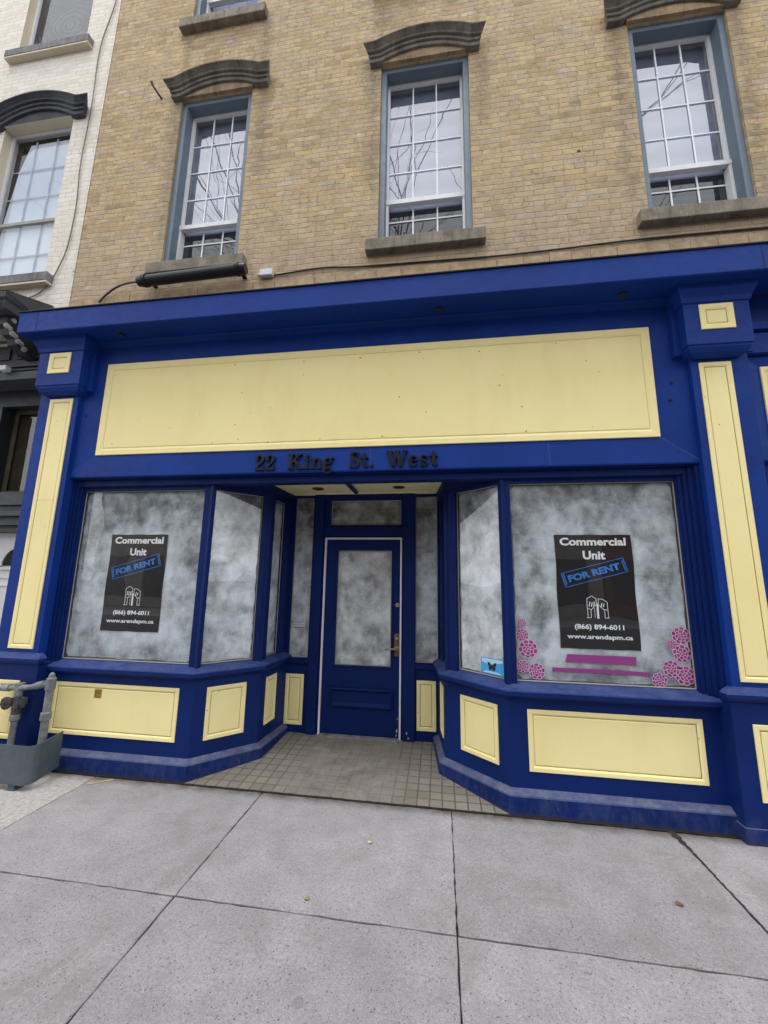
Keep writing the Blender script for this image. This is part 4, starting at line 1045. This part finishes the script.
# ------------------------------------------------------------------ WHITE BRICK NEIGHBOUR with charcoal shopfront
nb = empty('white_brick_building', (-6.5, 3, 0)); tag(nb, 'white painted brick building with a charcoal shopfront, left of the blue one', 'building')
LX0 = -9.5
nw = [(-5.640, -4.612, 5.165, 7.50), (-5.715, -4.652, 8.73, 10.8), (-8.2, -7.2, 5.165, 7.56), (-8.2, -7.2, 8.73, 10.8)]
mb = wall_mesh(LX0, PARTY, 4.3, 12.6, nw, WY-.004, .13)
mb.box(LX0, PARTY-.003, WY+.45, WY+9, 4.3, 12.55); mb.box(LX0, PARTY+.02, WY-.14, WY+.3, 12.6, 12.9)
adopt(mb.build('brick_wall', [M['white_brick'], M['cream']]), nb)
def side_window(x0, x1, z0, z1, upper):
    y = WY+.092; fr = frame_y(y); fm = MB()
    rings(fm, fr, x0, x1, z0, z1, [(0, -.12), (0, .008), (.035, .008), (.035, -.02)], False)
    f = fm.build('window', M['win_white'] if not upper else M['win_white'], bevel=.002); adopt(f, nb)
    zr = z0+.93
    s = MB(); s.box(x0+.035, x1-.035, y-.002, y+.03, zr-.02, zr+.02)
    if not upper: s.build('meeting_rail', M['scroll'], f)
    g = MB(); g.poly([(x0+.035, y+.02, z0), (x1-.035, y+.02, z0), (x1-.035, y+.02, z1), (x0+.035, y+.02, z1)]); g.build('glass', M['glass_soft'], f)
    b = MB(); yb = y+.05
    if upper:
        b.poly([(x0, yb, z0), (x1, yb, z0), (x1, yb, z1), (x0, yb, z1)]); b.build('plastic_film', M['film'], f)
    else:
        # curtain drawn to one side: its upper left edge falls diagonally
        b.poly([(x0+.035, yb, z0), (x1, yb, z0), (x1, yb, z1-.12), (x0+.25, yb, z1-.12), (x0+.14, yb, z1-.55), (x0+.06, yb, z1-1.3)]); b.build('curtain', M['curtain'], f)
        m = MB()
        for k in (1, 2):
            xx = x0+.035+(x1-x0-.07)*k/3; m.box(xx-.008, xx+.008, y+.034, y+.040, z0, z1-.1)
        for zz in (z0+.47, zr+.42, zr+.85): m.box(x0+.05, x1-.035, y+.035, y+.039, zz-.008, zz+.008)
        m.build('grille', M['blind'], f)
        b = MB(); b.poly([(x0, yb+.03, z0), (x1, yb+.03, z0), (x1, yb+.03, z1), (x0, yb+.03, z1)]); b.build('dark_room', M['darkgap'], f)
    s = MB(); s.box(x0-.10, x1+.13, WY-.085, WY+.05, z0-.10, z0+.01); s.build('window_sill', M['white_sill'], f, bevel=.006)
    s = MB(); s.box(x0-.098, x1+.128, WY-.080, WY+.05, z0-.125, z0-.1015); s.build('sill_soffit', M['cream'], f)
    if not upper or z0 < 8:
        h = arch_hood(x0-.18, x1+.18, WY-.004, M['black_hood'], z1-.045, rise=.185, flare=.26); h.parent = f
        l = MB(); arc = []
        cx = (x0+x1)/2; hw = (x1-x0+.36)/2
        for i in range(15):
            xx = x1+.002+(x0-x1-.004)*i/14; a = abs((xx-cx)/hw); arc.append((xx, z1-.045+.185*(1-(a/.8)**2)+.02))
        l.prism([(x0-.002, z1-.004), (x1+.002, z1-.004)]+arc, WY-.035, WY+.09); l.build('lintel', M['black_hood'], f)
        l = MB(); l.box(x0+.002, x1-.002, WY-.033, WY+.085, z1-.008, z1-.0045); l.build('lintel_soffit', M['cream'], f)
    return f
for w in nw: side_window(*w, w[2] > 8)
# charcoal shopfront
shop = MB()
CX = -4.430
sweep(shop, [(LX0, -.34), (CX, -.34), (CX, WY-.01)], [(-.30, 4.405), (-.02, 4.405), (0, 4.42), (0, 4.50), (.02, 4.525), (.030, 4.57), (.030, 4.580)])
shop.poly([(LX0, -.375, 4.582), (CX+.036, -.375, 4.582), (CX+.036, WY-.01, 4.765), (LX0, WY-.01, 4.765)], 1)
shop.poly([(CX+.032, -.372, 4.578), (CX+.032, WY-.01, 4.758), (CX+.032, WY-.01, 4.50), (CX+.032, -.372, 4.57)], 0)
shop.box(LX0, -4.24, .12, .30, 4.08, 4.40)
adopt(shop.build('charcoal_cornice', [M['char'], M['char_dark']]), nb)
mb = MB(); rings(mb, frame_y(.12), -5.9, -4.86, 4.12, 4.36, [(0, .003), (0, .02), (.02, .02), (.03, .002)], True); rings(mb, frame_y(.12), -4.78, -4.38, 4.12, 4.36, [(0, .003), (0, .02), (.02, .02), (.03, .002)], True)
mb.box(LX0, -4.24, .10, .30, 4.022, 4.078); mb.box(LX0, -4.24, .125, .30, 3.985, 4.021); mb.box(LX0, -4.24, .085, .30, 3.965, 3.984)
mb.box(LX0, -4.24, .12, .30, 3.935, 3.964); mb.box(LX0, -4.24, .06, .30, 3.842, 3.934)
adopt(mb.build('charcoal_fascia', M['char'], bevel=.002), nb)
mb = MB()
mb.box(LX0, -4.24, .305, .46, 3.645, 4.3); mb.box(-5.55, -5.06, .28, .46, 2.60, 3.644)
adopt(mb.build('window_surround', M['char_dark'], bevel=.002), nb)
mb = MB(); rings(mb, frame_y(.44), -5.055, -4.22, 2.62, 3.644, [(0, .02), (.028, .02), (.04, 0)], False)
adopt(mb.build('show_window_frame', m_stone('brown_window', rgb(98, 90, 68), rgb(70, 66, 54), 4, .4, False)), nb)
mb = MB(); mb.poly([(-5.03, .45, 2.64), (-4.22, .45, 2.64), (-4.22, .45, 3.64), (-5.03, .45, 3.64)]); adopt(mb.build('glass', M['glass']), nb)
mb = MB(); mb.poly([(-5.05, .47, 2.6), (-4.22, .47, 2.6), (-4.22, .47, 3.7), (-5.05, .47, 3.7)]); adopt(mb.build('olive_curtain', m_stone('olive_curtain', rgb(70, 64, 42), rgb(48, 46, 34), 3, .9, False)), nb)
mb = MB()
for k, (za, zb_, o_) in enumerate(((2.575, 2.618, .30), (2.500, 2.574, .27), (2.452, 2.498, .23), (2.385, 2.450, .26), (2.330, 2.383, .22), (2.235, 2.328, .27), (2.165, 2.233, .32))):
    mb.box(LX0, -4.24, o_, .46, za, zb_)
adopt(mb.build('sill_moulding', M['char'], bevel=.004), nb)
dd = MB(); dd.box(-5.6, -4.22, .42, .47, .08, 2.163)
ndoor = adopt(dd.build('door', M['door_white']), nb); ndoor['label'] = 'off white door with an arched light'
mb = MB(); cxf, czf = -4.655, 1.80
mb.prism([(cxf+.185*math.cos(math.pi*k/20), czf+.19*math.sin(math.pi*k/20)) for k in range(21)], .412, .419); mb.build('fanlight', M['darkgap'], ndoor)
mb = MB()
o1 = [(cxf+.225*math.cos(math.pi*k/20), .402, czf-.012+.23*math.sin(math.pi*k/20)) for k in range(21)]
o2 = [(cxf+.192*math.cos(math.pi*k/20), .402, czf+.195*math.sin(math.pi*k/20)) for k in range(21)]
o0 = [(p_[0], .42, p_[2]) for p_ in o1]; o3 = [(p_[0], .42, p_[2]) for p_ in o2]
mb.grid([o0, o1, o2, o3])
mb.box(-5.12, -4.30, .402, .42, 1.755, 1.785); mb.box(-5.12, -4.30, .412, .42, 1.66, 1.675)
rings(mb, frame_y(.42), -5.1, -4.30, .35, 1.6, [(0, 0), (0, .01), (.02, .012), (.04, -.002)], False)
mb.build('door_moulding', M['door_white'], ndoor)
mb = MB(); mb.box(LX0, -5.56, .30, WY+9, .0, 4.30); mb.box(-5.559, PARTY-.003, .50, WY+9, .0, 4.30)
mb.box(LX0, -5.60, .22, .299, .0, .55); mb.box(-4.30, -4.165, .24, .50, .0, 4.30)
adopt(mb.build('charcoal_base_wall', M['char']), nb)
mb = MB(); rings(mb, frame_y(.30), -7.4, -5.75, .75, 2.9, [(0, .0), (0, .04), (.06, .04), (.07, .01)], False); mb.build('show_window_frame', M['char_dark'], nb).matrix_parent_inverse = Matrix.Translation(-Vector(nb.location))
mb = MB(); mb.poly([(-7.33, .285, .82), (-5.82, .285, .82), (-5.82, .285, 2.83), (-7.33, .285, 2.83)]); adopt(mb.build('dark_pane', M['darkgap']), nb)
# carved, peeling scroll bracket at the end of the charcoal cornice
prof = [(.118, 4.403), (-.24, 4.403), (-.245, 4.30), (-.20, 4.28), (-.18, 4.22), (-.13, 4.20), (-.11, 4.14), (-.05, 4.12), (.02, 4.09), (.118, 4.08)]
mb = MB(); A = [(-4.62, y_, z_) for y_, z_ in prof]; B = [(-4.50, y_, z_) for y_, z_ in prof]
mb.poly(A); mb.poly(B); mb.grid([A+[A[0]], B+[B[0]]])
brk = adopt(mb.build('scroll_bracket', M['char_dark'], bevel=.003), nb)
mb = MB(); random.seed(2)
for k in range(7):
    t = k/6; yy_ = -.235+t*.20; zz_ = 4.285-t*.145+(.012 if k % 2 else -.006)
    r_ = .030-.004*(k % 2)
    mb.tube([(-4.505, yy_, zz_), (-4.488-.004*(k % 2), yy_, zz_), (-4.484, yy_, zz_)], [r_, r_, r_*.6], 7)
mb.tube([(-4.505, -.185, 4.375), (-4.484, -.180, 4.372)], .026, 7)
mb.build('peeling_scrollwork', M['scroll'], brk)
root = empty('fascia_lamp', (-4.79, .06, 3.95)); tag(root, 'small white box lamp clipped to a rail of the charcoal shopfront', 'lamp')
mb = MB(); mb.box(-4.835, -4.730, -.01, .058, 3.925, 3.985); adopt(mb.build('lamp_housing', M['plastic_white'], bevel=.01), root)
mb = MB(); mb.box(-4.81, -4.77, .055, .086, 3.94, 3.975); adopt(mb.build('lamp_arm', M['char_dark']), root)
root = empty('cornice_lamp', (-4.55, -.36, 4.42)); tag(root, 'pale floodlight box on the front edge of the charcoal cornice', 'lamp')
mb = MB(); mb.box(-4.66, -4.46, -.415, -.365, 4.430, 4.515); adopt(mb.build('lamp_housing', M['white_sill'], bevel=.01), root)
mb = MB(); mb.box(-4.59, -4.53, -.366, -.338, 4.44, 4.48); adopt(mb.build('lamp_arm', M['char_dark']), root)

# ------------------------------------------------------------------ gas meter guard and pipes
root = empty('meter_guard', (-3.7, -.16, 0)); tag(root, 'grey steel guard bent round the pipes at the foot of the left pilaster', 'guard')
def cpath(d):
    # plan: from the wall forward, round the corner, then left along the street
    pts = [(-3.345+d, -.012), (-3.275+d, -.28)]
    cx, cy, r = -3.325, -.302, .050+d
    for k in range(9):
        a = R(8)-R(98)*k/8; pts.append((cx+r*math.cos(a), cy+r*math.sin(a)))
    pts.append((-4.36, -.352-d)); return pts
mb = MB(); A = cpath(0); B = cpath(-.006)
def zt_(p): return .462+(-p[1])*.0
zb_ = .045; zt2 = .335
rows = [[(x_, y_, zb_) for x_, y_ in A], [(x_, y_, zt2) for x_, y_ in A], [(x_, y_, zt2) for x_, y_ in B], [(x_, y_, zb_) for x_, y_ in B], [(x_, y_, zb_) for x_, y_ in A]]
mb.grid(rows); mb.poly([r_[0] for r_ in rows[:4]]); mb.poly([r_[-1] for r_ in rows[:4]])
adopt(mb.build('guard_plate', M['guard'], bevel=.0), root)
for xx in (-3.42, -4.25):
    mb = MB(); mb.box(xx-.03, xx+.03, -.345, -.335, .004, .30); mb.box(xx-.03, xx-.022, -.334, -.29, .004, .30); mb.box(xx-.04, xx+.04, -.350, -.27, .002, .010)
    adopt(mb.build('leg', M['guard'], bevel=.002), root)
root = empty('gas_pipes', (-3.62, -.13, 0)); tag(root, 'grey gas pipes with a regulator rising in front of the left pilaster', 'gas pipes')
y = -.125
y = -.13
mb = MB(); xr = -3.425
mb.tube([(xr, y, .01), (xr, y, .74)], .030, 16); mb.tube([(xr, y, .70), (xr, y, .71), (xr, y, .80), (xr, y, .81)], [.031, .038, .038, .026], 16)
mb.tube([(xr, y, .805), (xr, y, .835), (xr, y, .850)], [.026, .022, .010], 10)
for zz in (.49,): mb.tube([(xr, y, zz-.035), (xr, y, zz-.028), (xr, y, zz+.028), (xr, y, zz+.035)], [.032, .042, .042, .032], 16)
adopt(mb.build('riser_pipe', M['pipe'], smooth=False, bevel=0), root)
mb = MB(); xl = -3.735
mb.tube([(xl, y, .01), (xl, y, .47)], .025, 14); mb.tube([(xl, y, .43), (xl, y, .44), (xl, y, .485), (xl, y, .49)], [.027, .038, .038, .027], 12)
mb.tube([(xl, y, .62), (xl, y, .70)], .030, 12)
adopt(mb.build('inlet_pipe', M['pipe']), root)
mb = MB()
mb.tube([(xr, y, .755), (-3.50, y-.003, .745), (-3.62, y-.008, .718), (-3.80, y-.01, .705), (-3.87, y-.01, .703)], [.026, .024, .023, .023, .022], 14)
mb.tube([(-3.82, y-.01, .704), (-3.90, y-.01, .703)], .030, 14); mb.tube([(-3.56, y-.005, .732), (-3.48, y, .752)], .031, 14)
mb.tube([(xl, y, .69), (xl, y, .745)], .038, 12)
adopt(mb.build('cross_pipe', M['pipe']), root)
mb = MB()
mb.tube([(-3.800, y-.03, .585), (-3.800, y-.048, .585), (-3.800, y-.054, .585)], [.050, .054, .040], 20)
mb.tube([(-3.800, y+.02, .585), (-3.800, y-.031, .585)], [.030, .044], 16)
mb.tube([(-3.80, y-.0, .575), (-3.655, y-.01, .590)], .030, 10); mb.tube([(xl, y, .48), (xl, y, .63)], .034, 12)
for k in range(6):
    a_ = k*math.pi/3+.2; mb.tube([(-3.800+.040*math.cos(a_), y-.046, .585+.040*math.sin(a_)), (-3.800+.040*math.cos(a_), y-.060, .585+.040*math.sin(a_))], .007, 6)
mb.tube([(-3.800, y-.05, .585), (-3.800, y-.075, .585)], .016, 6)
mb.tube([(-3.72, y-.05, .64), (-3.66, y-.052, .655)], .006, 6)
mb.tube([(-3.70, y-.036, .55), (-3.70, y-.03, .62)], .020, 8); mb.tube([(-3.67, y-.01, .555), (-3.655, y-.01, .63)], .024, 8)
adopt(mb.build('regulator', m_stone('dark_pipe_metal', rgb(84, 82, 82), rgb(60, 58, 58), 20, .5, False)), root)

# ------------------------------------------------------------------ ground
mb = MB(); mb.poly([(-400, -400, -.165), (400, -400, -.165), (400, 400, -.165), (-400, 400, -.165)]); struct(mb.build('ground', M['asphalt']))
JX = [-60, -22, -12, -8.98, -7.47, -5.96, -4.46, -2.955, -1.441, .065, 1.598, 3.10, 4.6, 6.1, 7.6, 12, 22, 60]
JY = [-4.15, -2.61, -1.094, .0]
mb = MB(); random.seed(5)
def edge(p0, p1, n=24, amp=.0022):
    out = []
    for k in range(n):
        t = k/n; out.append((p0[0]+(p1[0]-p0[0])*t, p0[1]+(p1[1]-p0[1])*t))
    return out
for i in range(len(JX)-1):
    for j in range(len(JY)-1):
        g = .0035
        a, b, c, d = JX[i]+g, JX[i+1]-g, JY[j]+.005, JY[j+1]-.005
        if JY[j+1] == 0: d = -.024
        wob = lambda p_: (p_[0]+random.uniform(-.0034, .0034), p_[1]+random.uniform(-.0034, .0034))
        ring = [wob(q_) for q_ in edge((a, c), (b, c))+edge((b, c), (b, d))+edge((b, d), (a, d))+edge((a, d), (a, c))]
        cx, cy = (a+b)/2, (c+d)/2
        ins = [(x_+(cx-x_)/abs(cx-x_+1e-9)*.005 if abs(abs(x_-cx)-(b-a)/2) < .01 else x_, y_+(cy-y_)/abs(cy-y_+1e-9)*.005 if abs(abs(y_-cy)-(d-c)/2) < .01 else y_) for x_, y_ in ring]
        top = [(x_, y_, .0) for x_, y_ in ins]; mid = [(x_, y_, -.004) for x_, y_ in ring]; low = [(x_, y_, -.03) for x_, y_ in ring]
        mb.poly(top); mb.grid([top+[top[0]], mid+[mid[0]], low+[low[0]]])
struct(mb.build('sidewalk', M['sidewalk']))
mb = MB(); mb.box(-60, 60, -4.15, .3, -.16, -.010); mb.box(-60, 60, -4.32, -4.155, -.16, -.002); struct(mb.build('sidewalk_base', M['joint']))
# kerb
mb = MB(); mb.box(-60, 60, -4.33, -4.15, -.17, .002); struct(mb.build('kerb', M['white_sill'], bevel=.012))
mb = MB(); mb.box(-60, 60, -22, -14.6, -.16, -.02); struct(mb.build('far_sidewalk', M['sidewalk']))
# entrance floor: rises gently to the door
mb = MB()
mb.grid([[(x_, y_, .001+.078*max(0, y_)/1.03) for x_ in (-2.4, -1.6, -.8, 0, .75)] for y_ in (-.010, .25, .5, .75, 1.03, 1.10)])
mb.grid([[(-2.4, -.010, .001), (.75, -.010, .001)], [(-2.4, -.010, -.03), (.75, -.010, -.03)]])
struct(mb.build('entrance_floor', M['tile']))
# the ragged dark crack by the right pilaster
mb = MB(); random.seed(9); L_ = []; R_ = []
for k in range(60):
    yy = -.02-1.06*k/59; w = (.026*math.exp(-k/8)+.0045)*random.uniform(.6, 1.5); c = 1.598+random.uniform(-.003, .003)-.022*math.exp(-k/7)
    L_.append((c-w, yy, .0035)); R_.append((c+w, yy, .0035))
mb.grid([L_, R_]); struct(mb.build('sidewalk_crack', M['tar']))
# packed dirt in the seam between the sidewalk and the shopfront, doubling as painted contact shade
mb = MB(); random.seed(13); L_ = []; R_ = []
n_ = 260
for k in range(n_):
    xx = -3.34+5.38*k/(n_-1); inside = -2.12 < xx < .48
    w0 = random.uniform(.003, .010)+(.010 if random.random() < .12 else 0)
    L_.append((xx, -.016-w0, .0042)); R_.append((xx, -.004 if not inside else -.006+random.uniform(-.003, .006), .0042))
mb.grid([L_, R_]); struct(mb.build('joint_dirt_shade', M['joint']))
# litter
mb = MB(); mb.prism([(-2.905, .0), (-2.70, .0), (-2.705, .010), (-2.90, .006)], -.06, -.045)
o = mb.build('wood_splinter', M['wood'], org=(-2.8, -.12, .005)); o.location = (-2.80, -.17, .006); o.rotation_euler[2] = R(32); tag(o, 'pale splinter of wood lying on the sidewalk before the left bay', 'wood splinter')
def leaf(x, y, s, mat, lab, rz):
    pts = []
    rows = []
    for i in range(6):
        t = i/5; w = math.sin(math.pi*min(1, t*1.02+.02))*.45
        rows.append([(t-.5, -w, .10*math.sin(3*t)+.06), (t-.5, 0, .04), (t-.5, w, .12*math.cos(2*t)+.02)])
    mb = MB(); mb.grid([[tuple(Vector(p)*s) for p in r_] for r_ in rows])
    o = mb.build('leaf', mat, smooth=True); o.location = (x, y, .003); o.rotation_euler[2] = rz; tag(o, lab, 'leaf', 'leaves on the sidewalk')
leaf(-.476, -.489, .038, M['leaf'], 'pale dry leaf on the sidewalk in front of the door', .8)
leaf(-.73, -1.001, .035, M['leaf_green'], 'small green leaf near the joint of the sidewalk slabs', 2.1)
leaf(1.262, -.711, .045, M['leaf_brown'], 'brown leaf on the sidewalk in front of the right shop window', .2)

# ------------------------------------------------------------------ across the street (seen in the glass)
def opposite(x0, x1, h, mat, lab):
    y = -19.0
    r = empty('opposite_building', ((x0+x1)/2, y, 0)); tag(r, lab, 'building', 'buildings across the street')
    n = max(2, int((x1-x0)/2.4)); hs = []
    for i in range(n):
        cx = x0+(x1-x0)*(i+.5)/n
        for z0 in (4.6, 8.0):
            if z0+2.2 < h: hs.append((cx-.5, cx+.5, z0, z0+2.0))
        hs.append((cx-.9, cx+.9, .5, 3.0))
    mb = wall_mesh(x0, x1, 0, h, hs, y, -.25); mb.box(x0, x1, y-9, y-.4, 0, h); mb.box(x0, x1, y-.1, y+.3, h-.4, h)
    adopt(mb.build('wall', [mat, mat]), r)
    mb = MB()
    for hh in hs: mb.poly([(hh[0], y-.2, hh[2]), (hh[1], y-.2, hh[2]), (hh[1], y-.2, hh[3]), (hh[0], y-.2, hh[3])])
    adopt(mb.build('window_glass', M['char_dark']), r)
opposite(-22, -10.5, 9.0, M['pale_render'], 'pale rendered building across the street')
opposite(-10.4, -1.0, 10.8, M['red_brick'], 'tall red brick building across the street')
opposite(-.9, 8.5, 9.4, M['pale_render'], 'pale building with shop windows across the street')
opposite(8.6, 21, 10.5, M['red_brick'], 'wide red brick building across the street')
def tree(x, y, h, seed, lab):
    random.seed(seed); mb = MB(); cnt = [0]
    def grow(p, d, r, L, lev):
        if r < .0062 or cnt[0] > 14000 or y+p.y > -5.2: return
        n = 4; pts = [p]; rr = [r]; q = p.copy(); dd_ = d.copy()
        for k in range(n):
            dd_ = (dd_+Vector((random.uniform(-1, 1), random.uniform(-1, 1), random.uniform(-.5, .9)))*.085).normalized()
            q = q+dd_*L/n; pts.append(q.copy()); rr.append(r*(1-.38*(k+1)/n))
            if lev > 0 and k >= 1 and random.random() < .75:
                side = dd_.cross(Vector((random.uniform(-1, 1), random.uniform(-1, 1), random.uniform(-1, 1)))).normalized()
                grow(q.copy(), (dd_*.75+side*random.uniform(.6, .95)).normalized(), rr[-1]*random.uniform(.45, .62), L*random.uniform(.6, .78), lev-1)
        mb.tube(pts, rr, 5 if r > .05 else 3, cap=False); cnt[0] += 1
        if lev > 0:
            for s_ in (-1, 1):
                side = dd_.cross(Vector((random.uniform(-1, 1), random.uniform(-1, 1), random.uniform(-1, 1)))).normalized()
                grow(q.copy(), (dd_+side*random.uniform(.3, .7)).normalized(), rr[-1]*random.uniform(.62, .85), L*random.uniform(.72, .88), lev-1)
    grow(Vector((0, 0, 0)), Vector((0, 0, 1)), h*.0135, h*.22, 7)
    zmax = max(v[2] for v in mb.v); k = h/zmax
    mb.v = [(v[0]*k, v[1]*k, v[2]*k) for v in mb.v]
    o = mb.build('bare_tree', M['bark'], smooth=True); o.location = (x, y, -.02)
    tag(o, lab, 'tree', 'bare street trees'); return o
tree(-3.9, -10.6, 21.5, 77, 'leafless tree standing between its neighbours across the street')
tree(-7.9, -9.8, 22.0, 21, 'leafless tree reflected in the upper left window')
tree(-.3, -9.8, 21.0, 34, 'leafless tree reflected in the middle upper window')
tree(9.8, -10.6, 12.0, 47, 'lower leafless tree reflected in the right upper window')

# ------------------------------------------------------------------ light, sky, camera
w = bpy.data.worlds.new('World'); scene.world = w; w.use_nodes = True
nt = w.node_tree; bg = nt.nodes['Background']
sky = nt.nodes.new('ShaderNodeTexSky'); sky.sky_type = 'NISHITA'; sky.sun_disc = False
EL, AZ = 76, 200
sky.sun_elevation = R(EL); sky.sun_rotation = R(AZ)
sky.air_density = 1.5; sky.dust_density = 1.5; sky.ozone_density = 1.0; sky.altitude = 100
hs = nt.nodes.new('ShaderNodeHueSaturation'); hs.inputs['Saturation'].default_value = .28
nt.links.new(sky.outputs[0], hs.inputs['Color']); 
# overcast: cloud evens the clear sky out, so its glow is capped and its dark side lifted
mn = nt.nodes.new('ShaderNodeVectorMath'); mn.operation = 'MINIMUM'; mn.inputs[1].default_value = (4.9, 5.0, 5.2)
mxn = nt.nodes.new('ShaderNodeVectorMath'); mxn.operation = 'MAXIMUM'; mxn.inputs[1].default_value = (4.1, 4.2, 4.4)
nt.links.new(hs.outputs[0], mn.inputs[0]); nt.links.new(mn.outputs[0], mxn.inputs[0]); nt.links.new(mxn.outputs[0], bg.inputs[0])
bg.inputs[1].default_value = .42
sl = bpy.data.lights.new('sun', 'SUN'); sl.energy = 1.9; sl.angle = R(25); sl.color = (1, .97, .93)
so = bpy.data.objects.new('sun', sl); C.objects.link(so)
az = R(AZ); el = R(EL)
dirv = Vector((math.sin(az)*math.cos(el), math.cos(az)*math.cos(el), math.sin(el)))
so.rotation_euler = dirv.to_track_quat('Z', 'Y').to_euler(); so.location = dirv*30

cam = bpy.data.cameras.new('camera'); co = bpy.data.objects.new('camera', cam); C.objects.link(co); scene.camera = co
FPX = 393.91; yaw, pitch, roll = R(-8.26507), R(9.96278), R(.91669)
cam.sensor_fit = 'VERTICAL'; cam.sensor_height = 24; cam.lens = FPX/1024*24
cam.clip_start = .05; cam.clip_end = 1000
fw = Vector((math.sin(yaw)*math.cos(pitch), math.cos(yaw)*math.cos(pitch), math.sin(pitch)))
rt = Vector((math.cos(yaw), -math.sin(yaw), 0)); up = rt.cross(fw)
r2 = rt*math.cos(roll)+up*math.sin(roll); u2 = -rt*math.sin(roll)+up*math.cos(roll)
m = Matrix((r2, u2, -fw)).transposed().to_4x4(); m.translation = Vector((.00136, -3.37592, 1.69523))
co.matrix_world = m
scene.view_settings.view_transform = 'Standard'; scene.view_settings.look = 'None'; scene.view_settings.exposure = 0
scene.render.engine = 'CYCLES'
scene.cycles.max_bounces = 8; scene.cycles.transparent_max_bounces = 12
